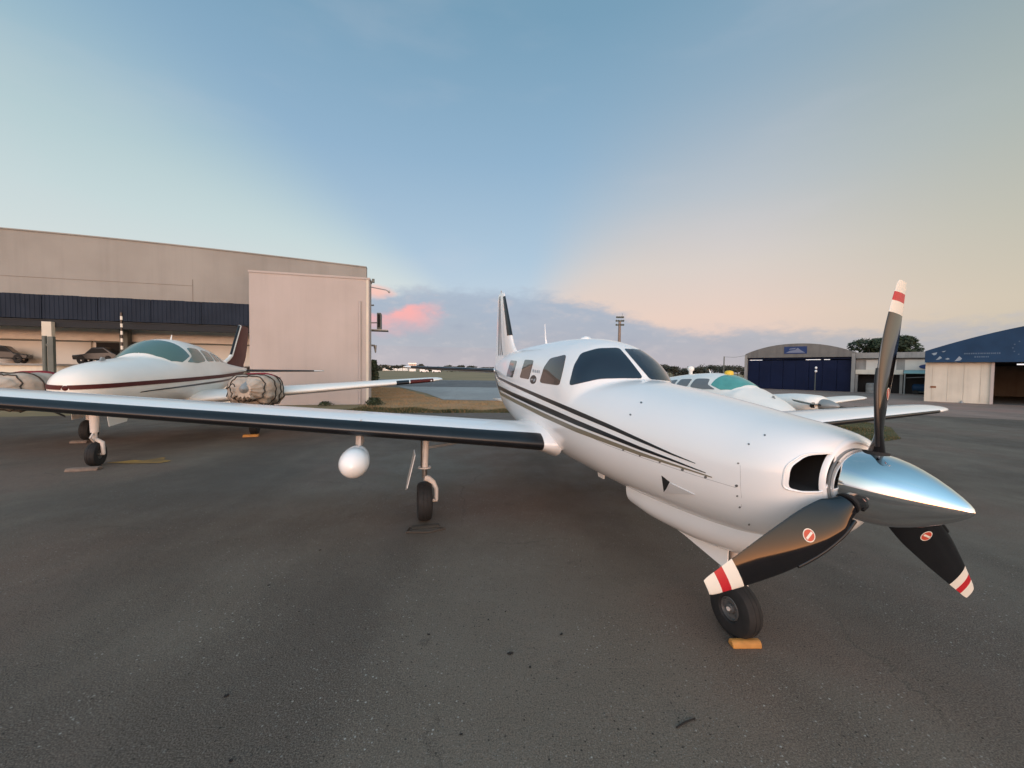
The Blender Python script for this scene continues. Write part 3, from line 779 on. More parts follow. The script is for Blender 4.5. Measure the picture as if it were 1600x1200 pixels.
# wings
def zle(y): return .925+(abs(y)-.62)*.0775
WST = [(0.20, 2.66, zle(.5)-.01, 1.85, .155), (0.62, 2.70, zle(.62), 1.80, .155), (1.2, 2.73, zle(1.2), 1.66, .152), (3.0, 2.79, zle(3), 1.38, .148), (5.0, 2.85, zle(5), 1.07, .142), (6.15, 2.90, zle(6.15), .88, .138),
       (6.42, 2.955, zle(6.3)+.004, .80, .125), (6.58, 3.03, zle(6.42)+.004, .68, .10), (6.67, 3.15, zle(6.5)+.004, .50, .07), (6.70, 3.27, zle(6.5)+.006, .36, .04)]
for sgn, lab in ((1, 1), (-1, -1)):
    st = [(sgn*r_[0],)+r_[1:] for r_ in WST]
    V, F = wing_mesh(st, 26); w_ = mk('wing', bkl(V), F, WHITE, PROOT, 45); recalc(w_)
    for a, b in ((.69, 6.12),):
        bs = [(sgn*y,)+lerp_st(WST, y)[1:] for y in [a+(b-a)*i/20 for i in range(21)]]
        if sgn > 0 or True:
            V, F = boot_mesh(bs, .085 if sgn > 0 else .012, .05, .004); q = mk('deice_boot', bkl(V), F, BOOT if sgn > 0 else BOOT, w_, 60); recalc(q)
    # flap and aileron seams as thin dark gaps on the upper skin
    # wing root fillet
    g = G()
    for i in range(9):
        pass
    fil = []
    n = 24
    V = []; F = []
    for j, (yy, grow) in enumerate(((.50, .075), (.58, .040), (.64, .016), (.70, .003), (.73, .001))):
        y, sl, zl, c, t = lerp_st(WST, yy)
        for x, z in airfoil(n, t+grow*1.6/c, .02):
            V.append(Vector((sl-grow*.45+x*(c+grow*.6), sgn*yy, zl+z*c)))
    m_ = 2*n
    for i in range(4):
        for k in range(m_): F.append((i*m_+k, i*m_+(k+1) % m_, (i+1)*m_+(k+1) % m_, (i+1)*m_+k))
    q = mk('wing_root_fillet', bkl(V), F, WHITE, PROOT, 60); recalc(q)
    # aileron and flap edges: shallow proud panels at the trailing edge
    for a, b, nm in ((.9, 3.4, 'flap'), (3.5, 5.9, 'aileron')):
        rows = []
        for i in range(7):
            y = a+(b-a)*i/6; _, sl, zl, c, t = lerp_st(WST, y)
            rows.append((sgn*y, sl, zl, c, t))
        V = []; F = []
        for (y, sl, zl, c, t) in rows:
            af = airfoil(26, t, .02)
            sel = [p for p in af[:27] if p[0] > .74]
            for x, z in sel: V.append(Vector((sl+x*c+.004, y, zl+z*c+.005)))
        k_ = len(V)//len(rows)
        for i in range(len(rows)-1):
            for k in range(k_-1): F.append((i*k_+k, i*k_+k+1, (i+1)*k_+k+1, (i+1)*k_+k))
        q = mk(nm, bkl(V), F, WHITE, w_, 60); recalc(q)

# tail
SST = [(0.0, 6.90, 1.74, 1.05, .10), (.25, 6.95, 1.74, 1.02, .10), (1.2, 7.10, 1.745, .86, .10), (2.0, 7.24, 1.75, .70, .09), (2.12, 7.28, 1.752, .64, .08), (2.17, 7.36, 1.755, .5, .05)]
for sgn in (1, -1):
    st = [(sgn*r_[0],)+r_[1:] for r_ in SST]
    V, F = wing_mesh(st, 18, 0.0); w_ = mk('tailplane', bkl(V), F, WHITE, PROOT, 45); recalc(w_)
    bs = [(sgn*y,)+lerp_st(SST, y)[1:] for y in [.30+1.72*i/6 for i in range(7)]]
    V, F = boot_mesh(bs, .09, .09, .003); q = mk('deice_boot', bkl(V), F, BOOT, w_, 60); recalc(q)
def fin_mesh(rows, n=18):
    V = []; F = []; m_ = None
    for (z, sl, c, t) in rows:
        af = airfoil(n, t, 0.0); m_ = len(af)
        for x, y in af: V.append(Vector((sl+x*c, y*c, z)))
    for i in range(len(rows)-1):
        for k in range(m_): F.append((i*m_+k, i*m_+(k+1) % m_, (i+1)*m_+(k+1) % m_, (i+1)*m_+k))
    F.append(tuple(range(m_))); F.append(tuple(range((len(rows)-1)*m_, len(rows)*m_)))
    return V, F
FR = [(1.85, 6.1, 2.05, .06), (2.05, 6.15, 2.0, .06), (2.18, 6.34, 1.80, .07), (2.28, 6.50, 1.62, .08), (2.45, 6.66, 1.44, .088), (2.8, 6.92, 1.18, .09), (3.2, 7.22, .87, .09), (3.46, 7.42, .66, .085), (3.54, 7.50, .55, .07), (3.57, 7.60, .40, .04)]
V, F = fin_mesh(FR); fin = mk('tail_fin', bkl(V), F, WHITE, PROOT, 45); recalc(fin)
def fin_at(z):
    for a, b in zip(FR, FR[1:]):
        if a[0] <= z <= b[0]:
            f = (z-a[0])/(b[0]-a[0]); return tuple(p+(q-p)*f for p, q in zip(a, b))
def fin_strip(name, zs, x0, x1, material, off=.003, both=True):
    rows = [fin_at(z) for z in zs]; V = []; F = []
    n = 7
    for (z, sl, c, t), (a, b) in zip(rows, [(x0(z), x1(z)) for z in zs]):
        def yt(x): return 5*t*(0.2969*math.sqrt(max(x, 0))-0.126*x-0.3516*x*x+0.2843*x**3-0.1036*x**4)
        for k in range(n):
            x = a+(b-a)*k/(n-1); V.append(Vector((sl+x*c, yt(x)*c+off, z)))
    for i in range(len(zs)-1):
        for k in range(n-1): F.append((i*n+k, i*n+k+1, (i+1)*n+k+1, (i+1)*n+k))
    o = mk(name, bkl(V), F, material, fin, 179)
    if both:
        V2 = [Vector((v.x, -v.y, v.z)) for v in V]; mk(name, bkl(V2), [f[::-1] for f in F], material, fin, 179)
zz = [2.50+(3.44-2.50)*i/10 for i in range(11)]
Vb = []; Fb = []
for z in zz:
    _, sl, c, t = fin_at(z)
    def yt(x): return 5*t*(0.2969*math.sqrt(x)-0.126*x-0.3516*x*x+0.2843*x**3-0.1036*x**4)
    for k in range(-8, 9):
        q = abs(k)/8; x = .13*q*q; y = math.copysign(yt(x), k)*c
        Vb.append(Vector((sl+x*c-.004*(1-q), y+math.copysign(.004*q, k), z)))
for i in range(10):
    for k in range(16): Fb.append((i*17+k, i*17+k+1, (i+1)*17+k+1, (i+1)*17+k))
q = mk('deice_boot', bkl(Vb), Fb, BOOT, fin, 60); recalc(q)
zs = [2.10+(3.5-2.10)*i/12 for i in range(13)]
for a, w_, m_ in ((.50, .045, BLACK), (.60, .07, MARKG), (.72, .05, BLACK)):
    fin_strip('tail_stripe', zs, lambda z, a=a: a-.12*(z-2.1)*.2, lambda z, a=a, w_=w_: a+w_-.12*(z-2.1)*.2, m_)
fin_strip('rudder_gap', zs, lambda z: .655, lambda z: .667, DARK, .002)
g = G(); g.tube([(7.78, 0, 3.56), (7.78, 0, 3.63)], .012, 8); g.mk('beacon_lamp', GREYM, PROOT, tf=bk)
g = G(); g.tube([(4.60, 0, 2.16), (4.66, 0, 2.28), (4.72, 0, 2.52)], [.022, .010, .004], 8); g.mk('whip_antenna', WHITE, PROOT, tf=bk)
g = G(); g.lathe([(0, .075), (.02, .07), (.04, .045), (.05, 0)], (3.2, 0, 2.155), (0, 0, 1), 20); g.mk('roof_antenna', WHITE, PROOT, tf=bk)

# propeller
HUB = Vector((0, 0, ZH))
g = G(); g.lathe([(.095, .150), (.095, .170), (.075, .174), (.02, .174), (-.03, .171), (-.08, .163), (-.13, .149), (-.18, .130), (-.23, .106), (-.28, .077), (-.32, .050), (-.345, .030), (-.360, .014), (-.366, 0.0)], HUB, (1, 0, 0), 96)
spn = g.mk('spinner', CHROME, PROOT, 50, tf=bk)
g = G(); g.lathe([(.070, .1755), (.078, .1765), (.086, .1755)], HUB, (1, 0, 0), 96); g.mk('spinner_rivet_band', GREYM, spn, 60, tf=bk)
g = G(); g.lathe([(.085, .15), (.16, .15)], HUB, (1, 0, 0), 48); g.mk('propeller_shaft_housing', DARK, PROOT, 60, tf=bk)
g = G(); g.lathe([(.088, .190), (.075, .196), (.078, .206), (.098, .212)], HUB+Vector((0, 0, .010)), (1, 0, 0), 72); g.mk('cowl_ring', WHITE, PROOT, 60, tf=bk)
BETA = lambda q: R(float(pchip([.1, .2, .35, .5, .75, 1.0], [40, 32, 23, 16, 10, 6], q)[0]))
def CHORD(q):
    return float(pchip([.10, .18, .30, .45, .60, .75, .85, .93, .98, 1.0], [.09, .125, .182, .206, .192, .158, .128, .100, .082, .066], q)[0])
for k in range(3):
    a = R(-5.262+120*k)
    e_r = Vector((0, math.sin(a), math.cos(a))); t = Vector((0, math.cos(a), -math.sin(a))); f = Vector((-1, 0, 0))
    V, F, rr, m_ = blade_mesh(e_r, t, f, HUB, .13, 1.022, BETA, CHORD, 60, 16)
    fm = []
    for i in range(59):
        q = (rr[i]+rr[i+1])/2/1.022
        idx = 0 if q < .835 else (1 if q < .895 else (2 if q < .945 else 1))
        fm += [idx]*m_
    fm += [0, 1]
    b_ = mk('propeller_blade', bkl(V), F, None, PROOT, 50, [BLADE, WTIP, RTIP], fm); recalc(b_)
    # rubber boot on the inner leading edge
    g = G()
    pts = []
    for i in range(8):
        q = .20+.36*i/7; b = BETA(q); cd = t*math.cos(b)+f*math.sin(b); c = CHORD(q)
        pts.append(HUB+e_r*q*1.022+cd*c*.545)
    g.tube(pts, [.010]*7+[.008], 8); g.mk('blade_boot', BOOT, b_, 60, tf=bk)
    # cuff hole in the spinner
    g = G(); g.lathe([(.150, .052), (.176, .052), (.176, .040)], HUB, e_r, 28); g.mk('blade_cuff', DARK, b_, 60, tf=bk)
    # round maker's disc: cream ring with red slanted band
    q = .45; b = BETA(q); cd = t*math.cos(b)+f*math.sin(b); nd = f*math.cos(b)-t*math.sin(b); c = CHORD(q)
    for side in (1, -1):
        th = (0.055+0.10*max(0, 1-q*1.35))
        def onb(x, r, lift):          # point on blade skin at chord position x (-.5..+.5) and radius r
            qq = r/1.022; cc = CHORD(qq); bb = BETA(qq); C_ = t*math.cos(bb)+f*math.sin(bb); N_ = f*math.cos(bb)-t*math.sin(bb)
            tt = 0.055+0.10*max(0, 1-qq*1.35); ca = max(-1, min(1, 2*x)); sa = math.sqrt(1-ca*ca)*side
            z = sa*.5*tt*2*(.62+.38*ca)+.03*(1-4*x*x)
            return HUB+e_r*r+C_*((x+.06)*cc)+N_*(z*cc+lift*side)
        for rad, m2, lift, nm in ((.030, WTIP, .0012, 'maker_disc'), (.0255, mat('orange_red_disc', (.50, .07, .04), .4), .0020, 'maker_disc_face')):
            Vd = [onb(.0, q*1.022, lift)]+[onb(rad*math.cos(2*math.pi*j/28)/c, q*1.022+rad*math.sin(2*math.pi*j/28), lift) for j in range(28)]
            mk(nm, bkl(Vd), [(0, 1+j, 1+(j+1) % 28) for j in range(28)], m2, b_, 179)
        Vd = [onb((cx*.26-cy*.97)/c, q*1.022+cx*.97+cy*.26, .0027) for cx, cy in ((-.021, -.006), (.021, -.006), (.021, .005), (-.021, .005))]
        mk('maker_disc_band', bkl(Vd), [(0, 1, 2, 3)], WTIP, b_, 179)

# nose gear
NS = .76
ng = G(); ng.tube([(NS-.02, 0, .80), (NS, 0, .46)], .040, 16); ng.tube([(NS, 0, .47), (NS, 0, .35)], .027, 14, 0)
ng = ng.mk('nose_gear', GEARW, PROOT, 40)
g = G(); g.tube([(NS, 0, .47), (NS, 0, .34)], .0275, 14); g.mk('oleo_rod', STEEL, ng, 40)
g = G()
for s in (-1,):
    g.tube([(NS, s*.02, .375), (NS, s*.075, .36), (NS-.005, s*.085, .30), (NS-.01, s*.085, .18)], [.024, .024, .020, .018], 10)
g.tube([(NS-.01, -.095, .18), (NS-.01, .062, .18)], .014, 10); g.mk('wheel_fork', GEARW, ng, 40)
g = G(); g.tube([(NS+.04, 0, .47), (NS+.13, 0, .40), (NS+.04, 0, .34)], .014, 8); g.mk('torque_link', GREYM, ng, 40)
g = G(); g.tube([(NS+.02, .03, .60), (NS+.6, .03, .74)], .016, 8); g.tube([(NS+.02, -.03, .60), (NS+.6, -.03, .74)], .016, 8); g.mk('drag_brace', GREYM, ng, 40)
wheel(ng, (NS-.01, 0, .18), (0, 1, 0), .18, .125, .075)
for s in (-1, 1):
    g = G(); g.prism([(.70, .640), (1.52, .620), (1.52, .590), (1.10, .540), (.74, .480), (.70, .485)], 'y', s*.135, s*.135+s*.008)
    g.mk('gear_door', WHITE, ng, 30, tf=bk)
# main gear
MS, MY = 3.33, 1.91
for s in (1, -1):
    zt_ = .92+s*.045; 
    mg = G(); mg.tube([(MS+.03, s*(MY-.02), zt_+.06), (MS, s*MY, .62)], .038, 14); mg = mg.mk('main_gear', GEARW, PROOT, 40)
    g = G(); g.tube([(MS, s*MY, .63), (MS, s*MY, .50)], .030, 14); g.mk('oleo_rod', STEEL, mg, 40)
    g = G(); g.lathe([(0, .03), (0, .075), (.012, .075), (.012, .03)], (MS, s*MY, .615), (0, 0, 1), 20); g.mk('strut_collar', GEARW, mg, 40)
    g = G(); yi = s*(MY-.135); g.tube([(MS, s*MY, .50), (MS, s*(MY-.045), .485), (MS, s*(MY-.10), .44), (MS, yi, .36), (MS+.005, yi, .225)], [.038, .036, .030, .026, .024], 12)
    g.tube([(MS+.005, yi-s*.015, .222), (MS+.005, s*(MY+.05), .222)], .018, 10); g.mk('trailing_arm', GEARW, mg, 40)
    g = G(); g.tube([(MS+.02, yi-s*.01, .40), (MS+.03, yi-s*.03, .30), (MS+.02, yi-s*.01, .25)], .006, 6); g.mk('brake_line', ROPE, mg, 40); g = G(); g.tube([(MS-.045, s*(MY+.04), zt_-.02), (MS-.04, s*(MY+.04), .62)], .008, 6); g.mk('brake_line', ROPE, mg, 40)
    wheel(mg, (MS+.005, s*MY, .222), (0, 1, 0), .222, .165, .098)
    g = G(); g.prism([(MS-.16, .80), (MS+.16, .80), (MS+.14, .44), (MS+.02, .36), (MS-.12, .42)], 'y', 0, .008)
    dr = g.mk('gear_door', WHITE, mg, 30, tf=lambda v: Vector((v.x, s*(MY+.11+(.80-v.z)*.22)+v.y, v.z)))
    g = G(); g.tube([(MS+.02, s*(MY-.02), .84), (MS+.06, s*(MY-.5), .90)], .016, 8); g.mk('side_brace', GREYM, mg, 40)
# weather radar pod under the right wing
pd = G(); PC = Vector((2.50, 2.615, .825))
pd.lathe([(-.19, 0), (-.186, .022), (-.172, .050), (-.14, .088), (-.10, .112), (-.04, .129), (.03, .134), (.14, .130), (.30, .112), (.46, .080), (.60, .040), (.70, .008), (.70, 0)], PC, (1, 0, 0), 48)
pdo = pd.mk('radar_pod', WHITE, PROOT, 60, tf=bk)
g = G(); g.prism([(-.02, -.02), (.10, .035), (.42, .03), (.62, -.0), (.42, -.03), (.10, -.035)], 'z', 0, .26)
g.mk('pod_pylon', GEARW, pdo, 40, tf=lambda v: bk(Vector((PC.x+v.x*.6+.40, PC.y+v.y, PC.z+.09+v.z))))
g = G(); g.lathe([(.028, .1345), (.036, .1352), (.044, .1345)], PC, (1, 0, 0), 48); g.mk('pod_seam', LINE, pdo, 60, tf=bk)
# steps, static wicks, tie-down ring, belly antenna
g = G()
for s in (1, -1):
    for y in (4.2, 5.0, 5.8):
        _, sl, zl, c, t = lerp_st(WST, y); g = G(); g.tube([(sl+c*.98, s*y, zl), (sl+c+.12, s*y, zl+.005)], .003, 5); g.mk('static_wick', ROPE, PROOT, tf=bk)
g = G(); g.prism([(2.6, .56), (2.72, .56), (2.78, .72), (2.6, .72)], 'y', -.008, .008); g.mk('belly_antenna', WHITE, PROOT, tf=bk)

# chocks under the big aeroplane
def chock(loc, rz, L_, w, h, material, label, group=None, rope=False):
    e = empty('wheel_chock', loc, rz, label, 'chock', group)
    g = G(); g.prism([(-w/2, 0), (w/2, 0), (w/2*.75, h*.8), (w/2*.45, h), (-w/2*.35, h), (-w/2*.8, h*.7)], 'y', -L_/2, L_/2); o_ = g.mk('chock_block', material, e, 20)
    bv = o_.modifiers.new('bevel', 'BEVEL'); bv.width = .008; bv.segments = 2
    if rope:
        g = G(); g.tube([(-.03, -L_/2+.02, .012), (-.12, -L_/2-.05, .010), (-.18, -.02, .010), (-.12, L_/2+.06, .010), (0, L_/2+.02, .012)], .010, 8); g.mk('chock_rope', ROPE, e)
    return e
def pw(s, y): return PM @ Vector((s, y, 0))
chock(gnd(1164, 1009), R(90+PSI-14), .19, .065, .042, ORANGE, 'worn orange wooden chock in front of the nose wheel of the turboprop')
chock(pw(MS-.22, MY), R(90+PSI), .30, .10, .022, mat('dark_wood', (.055, .045, .035), .85, var=.3), 'dark rope-handled chock at the main wheel beyond the radar pod', rope=True)

# ------------------------------------------------------------------ parked twins
def twin(name, label, loc, psi, k, kz, zoff_paint, glass, ws_glass, covered, engines_s=1.97, yeng=1.74):
    """generic low-wing piston twin; s aft of nose tip, y right, z up (unit scale, then k / kz)"""
    root = empty(name, (loc[0], loc[1], 0), R(90+psi), label, 'airplane')
    S0 = lambda v: Vector((v[0]*k, v[1]*k, v[2]*kz))
    S = S0
    SN = (lambda v: S0((2-(2-v[0])*(.55 if v[0] < 2 else 1), v[1], v[2]-.15*max(0, 2.0-v[0]))) ) if not covered else S0
    SL = lambda V: [S(v) for v in V]
    rows = [(.20, 1.21, .03, 1.24, 1.18, 2, 2), (.215, 1.21, .10, 1.305, 1.12, 2, 2), (.27, 1.215, .20, 1.395, 1.02, 2, 2), (.36, 1.217, .285, 1.455, .945, 2, 2), (.55, 1.22, .38, 1.52, .865, 2.1, 2.1), (1.0, 1.22, .48, 1.60, .79, 2.2, 2.2), (1.6, 1.23, .57, 1.665, .745, 2.2, 2.3), (2.0, 1.25, .61, 1.70, .725, 2.3, 2.3),
            (2.9, 1.3, .64, 1.74, .71, 2.4, 2.4), (4.0, 1.32, .63, 1.76, .72, 2.4, 2.4), (5.0, 1.34, .53, 1.72, .82, 2.3, 2.3), (6.2, 1.38, .38, 1.64, 1.02, 2.2, 2.2), (7.6, 1.42, .20, 1.56, 1.24, 2, 2), (8.6, 1.44, .05, 1.50, 1.36, 2, 2)]
    can = [(1.92, .25, 1.665, 2.0), (2.05, .44, 1.76, 2.1), (2.35, .58, 1.92, 2.2), (2.70, .625, 2.045, 2.3), (3.1, .63, 2.085, 2.35), (3.8, .62, 2.05, 2.35), (4.6, .56, 1.95, 2.3), (5.4, .46, 1.80, 2.2), (6.0, .38, 1.68, 2.1)]
    F_ = Loft(rows, can)
    st = [.20, .202, .206, .212, .22, .235, .255, .28, .32, .37, .43]+[.5+.1*i for i in range(14)]+[1.9+.05*i for i in range(28)]+[3.3+.15*i for i in range(35)]+[8.6]
    V, F = F_.mesh(sorted(set(st)), 64)
    body = mk('fuselage', [SN(v) for v in V], F, WHITE_OLD, root, 60); recalc(body)
    def patch(nm, poly, material, off=.006, parent=root):
        """poly in (s, theta degrees) on the near (+y) side; built on both sides"""
        pts, tris, m_ = tri2d([(a, b*.02) for a, b in poly], .09)
        P3 = []; N3 = []
        for p in pts:
            s_, th = p[0], R(p[1]/.02)
            q = F_.P(s_, th); a = F_.P(s_+.01, th)-q; b = F_.P(s_, th+.01)-q; n = b.cross(a).normalized()
            if n.dot(Vector((0, math.cos(th), math.sin(th)))) < 0: n = -n
            P3.append(q); N3.append(n)
        Vv, Ff = shell(P3, N3, tris, m_, off)
        for s_ in (1, -1):
            o = mk(nm, [SN((v.x, v.y*s_, v.z)) for v in Vv], Ff, material, parent, 60); recalc(o)
    patch('windscreen', rounded([(2.06, 90), (2.09, 62), (2.19, 41), (2.40, 33), (2.70, 40), (2.68, 60), (2.66, 90)], .06, 3), ws_glass)
    patch('cabin_window', rounded([(2.52, 31), (2.80, 40), (2.84, 55), (3.30, 53), (3.36, 30), (2.9, 27)], .2, 3), glass)
    patch('cabin_window', rounded([(3.46, 30), (3.42, 52), (3.86, 51), (3.92, 31)], .2, 3), glass)
    patch('cabin_window', rounded([(4.02, 31), (3.98, 50), (4.34, 47), (4.46, 33)], .2, 3), glass)
    patch('cabin_window', rounded([(4.56, 33), (4.46, 46), (4.78, 41), (4.92, 33)], .2, 3), glass)
    # cheat lines
    def cheat(z0, z1, w0, w1, s0, s1, material, nm):
        n = 90; P = []
        for i in range(n+1):
            f = i/n; s_ = s0+(s1-s0)*f**1.6; zc_ = z0+(z1-z0)*f; w = w0+(w1-w0)*f
            pr = []
            for z in (zc_+w/2, zc_-w/2):
                lo, hi = -R(88), R(88)
                for _ in range(30):
                    md = (lo+hi)/2
                    if F_.P(s_, md).z < z: lo = md
                    else: hi = md
                q = F_.P(s_, lo); a_ = F_.P(s_+.01, lo)-q; b_ = F_.P(s_, lo+.01)-q; nn = b_.cross(a_).normalized()
                if nn.y < 0: nn = -nn
                pr.append(q+nn*.009)
            P += pr
        Fq = [(2*i, 2*i+1, 2*i+3, 2*i+2) for i in range(n)]
        for s_ in (1, -1): mk(nm, SL([(v.x, v.y*s_, v.z) for v in P]), Fq, material, root, 179)
    if zoff_paint:
        cheat(1.225, 1.36, .060, .085, .204, 8.0, MAROON, 'maroon_stripe')
        g = G(); g.lathe([(-.014, 0), (-.012, .016), (.0, .034), (.012, .050)], (.20, 0, 1.215), (1, 0, 0), 20); g.mk('maroon_nose_tip', MAROON, root, 60, tf=S)
        cheat(1.115, 1.25, .012, .060, 1.0, 8.0, BLACK, 'black_stripe')
    # wings
    zl = lambda y: .86+(abs(y)-.6)*.083
    W_ = [(0.2, 2.62, zl(.4), 1.95, .15), (.62, 2.66, zl(.6), 1.9, .15), (1.2, 2.75, zl(1.2), 1.75, .15), (2.4, 2.92, zl(2.4), 1.45, .145), (4.2, 3.04, zl(4.2), 1.12, .14), (5.4, 3.14, zl(5.4), .90, .13), (5.58, 3.19, zl(5.5)+.01, .80, .11), (5.70, 3.30, zl(5.6)+.015, .60, .07)]
    fb = [(p[0], min(p[1], 99)) for p in ()]
    for s_ in (1, -1):
        V, F = wing_mesh([(s_*r_[0],)+r_[1:] for r_ in W_], 20); w_ = mk('wing', SL(V), F, WHITE_OLD, root, 45); recalc(w_)
        if zoff_paint:
            for a, b, m_ in ((4.55, 4.85, BOOT), (4.88, 5.45, MAROON)):
                V, F = boot_mesh([(s_*y,)+lerp_st(W_, y)[1:] for y in [a+(b-a)*i/4 for i in range(5)]], .10, .10, .004); o = mk('wing_edge_band', SL(V), F, m_, w_, 60); recalc(o)
        g = G(); _, sl, z_, c, t = lerp_st(W_, 2.6)
        V, F = wing_mesh([(s_*y, lerp_st(W_, y)[1]+lerp_st(W_, y)[3]*.76, lerp_st(W_, y)[2]-.10, lerp_st(W_, y)[3]*.27, .12) for y in (.75, 2.9)], 8); o = mk('flap', SL(V), F, MAROON if zoff_paint else WHITE_OLD, w_, 45); recalc(o)
    # tail
    T_ = [(0, 7.65, 1.42, 1.05, .09), (.2, 7.68, 1.42, 1.03, .09), (2.2, 7.98, 1.43, .66, .08), (2.38, 8.03, 1.43, .58, .07), (2.43, 8.12, 1.43, .4, .04)]
    for s_ in (1, -1):
        V, F = wing_mesh([(s_*r_[0],)+r_[1:] for r_ in T_], 14, 0); w_ = mk('tailplane', SL(V), F, WHITE_OLD, root, 45); recalc(w_)
        if zoff_paint:
            V, F = boot_mesh([(s_*y,)+lerp_st(T_, y)[1:] for y in [.25+1.9*i/5 for i in range(6)]], .12, .10, .004); o = mk('deice_boot', SL(V), F, BOOT, w_, 60); recalc(o)
    fr = [(1.45, 6.1, 2.3, .05), (1.62, 6.35, 2.05, .05), (1.74, 6.8, 1.75, .07), (1.86, 7.10, 1.55, .08), (2.3, 7.48, 1.36, .085), (2.7, 7.84, 1.14, .085), (2.84, 7.98, 1.0, .07), (2.88, 8.10, .78, .04)]
    V, F = fin_mesh(fr, 14); fn = mk('tail_fin', SL(V), F, MAROON if zoff_paint else WHITE_OLD, root, 45); recalc(fn)
    if zoff_paint:
        # white edging and dark boot on the fin's leading edge
        def edge(nm, x, m_, z0, off):
            g = G(); pts = []
            for i in range(12):
                z = z0+(2.84-z0)*i/11
                for a, b in zip(fr, fr[1:]):
                    if a[0] <= z <= b[0]:
                        f = (z-a[0])/(b[0]-a[0]); pts.append((a[1]+(b[1]-a[1])*f+off, 0, z)); break
            g.tube(pts, x, 8); g.mk(nm, m_, fn, 60, tf=S)
        edge('fin_boot', .035, BOOT, 1.90, .0); edge('fin_edging', .052, WHITE_OLD, 1.66, .055)
    g = G(); g.tube([(3.3, 0, 2.06), (3.36, 0, 2.2)], [.018, .006], 8); g.mk('antenna', WHITE_OLD, root, tf=S)
    g = G(); g.prism([(.95, 1.60), (1.1, 1.62), (1.06, 1.66), (1.0, 1.665)], 'y', -.01, .01); g.mk('nose_probe', GREYM, root, tf=SN)
    # nacelles
    N_ = Loft([(engines_s-.12, 1.12, .20, 1.26, 1.0, 2, 2), (engines_s-.06, 1.12, .28, 1.31, .93, 2.2, 2.2), (engines_s+.08, 1.12, .35, 1.34, .88, 2.4, 2.4), (engines_s+.5, 1.11, .38, 1.35, .83, 2.5, 2.5), (engines_s+1.0, 1.08, .38, 1.31, .81, 2.5, 2.5), (engines_s+1.8, 1.04, .30, 1.20, .84, 2.2, 2.2), (engines_s+2.5, 1.02, .12, 1.08, .93, 2, 2)])
    NZ = 0 if covered else .10
    for s_ in (1, -1):
        V, F = N_.mesh([engines_s-.12+.02*i for i in range(11)]+[engines_s+.1+.1*i for i in range(1, 25)], 40)
        nc = mk('engine_nacelle', SL([(v.x, v.y*(1 if covered else 1.1)+s_*yeng, 1.1+(v.z-1.1)*(1 if covered else 1.25)+NZ) for v in V]), F, WHITE_OLD, root, 50); recalc(nc)
        hub = Vector((engines_s-.14, s_*yeng, 1.13+NZ))
        if not covered:
            g = G(); g.lathe([(.04, .17), (0, .175), (-.08, .165), (-.18, .13), (-.28, .075), (-.34, .02), (-.35, 0)], hub, (1, 0, 0), 36); g.mk('spinner', GREYM, nc, 50, tf=S)
            for e in (1, -1):
                g = G(); g.lathe([(-.012, 0), (-.012, .075), (.03, .085)], hub+Vector((.05, e*.25, .0)), (1, 0, 0), 24); g.mk('air_intake', DARK, nc, 50, tf=S)
            angs = (98, 278)
        else:
            g = G(); g.lathe([(.04, .15), (-.1, .14), (-.22, .08), (-.28, 0)], hub, (1, 0, 0), 30); g.mk('spinner', GREYM, nc, 50, tf=S)
            angs = (62, 242) if s_ > 0 else ()
        for a in angs:
            a = R(a)*s_; e_r = Vector((0, math.sin(a), math.cos(a))); t = Vector((0, math.cos(a), -math.sin(a)))
            V, F, rr, m_ = blade_mesh(e_r, t, Vector((-1, 0, 0)), hub, .10, .95, lambda q: R(75-25*q), lambda q: .13 if q < .8 else .13-.25*(q-.8), 16, 8)
            o = mk('propeller_blade', SL(V), F, BLADE, nc, 50); recalc(o)
    # gear
    NSs, zf = .80, kz/k
    gr_ = G(); gr_.tube([(NSs*k, 0, .95*kz), (NSs*k, 0, .52*k)], [.05*k*1.3, .05*k], 12); ngr = gr_.mk('nose_gear', GEARW, root, 40)
    g = G(); g.tube([(NSs*k, 0, .53*k), (NSs*k, 0, .42*k), (NSs*k+.0, -.09*k, .36*k), (NSs*k+.02, -.09*k, .18*k)], [.032*k, .034*k, .03*k, .025*k], 10); g.tube([(NSs*k+.02, -.10*k, .18*k), (NSs*k+.02, .07*k, .18*k)], .016*k, 8); g.mk('wheel_fork', GEARW, ngr, 40)
    g = G(); g.tube([(NSs*k-.03, .0, .52*k), (NSs*k-.12, .0, .45*k), (NSs*k-.03, 0, .38*k)], .014*k, 8); g.mk('torque_link', GEARW, ngr, 40)
    g = G()
    for e in (-1,): g.prism([((NSs-.05)*k, .86*kz), ((NSs+.55)*k, .80*kz), ((NSs+.50)*k, .62*kz), ((NSs+.02)*k, .60*kz)], 'y', e*.16*k, e*.165*k)
    g.mk('gear_door', WHITE_OLD, ngr, 30)
    wheel(ngr, (NSs*k+.02, 0, .18*k), (0, 1, 0), .18*k, .13*k, .07*k)
    for s_ in (1, -1):
        x, y = (NSs+2.72)*k, s_*1.46*k
        gr_ = G(); gr_.tube([(x, y, .92*kz), (x, y, .42*k)], .05*k, 12); mg = gr_.mk('main_gear', GEARW, root, 40)
        g = G(); g.tube([(x, y, .44*k), (x, y-s_*.10*k, .40*k), (x, y-s_*.11*k, .22*k)], .03*k, 8); g.tube([(x, y-s_*.12*k, .215*k), (x, y+s_*.08*k, .215*k)], .018*k, 8); g.mk('wheel_fork', GEARW, mg, 40)
        wheel(mg, (x, y, .215*k), (0, 1, 0), .215*k, .16*k, .09*k)
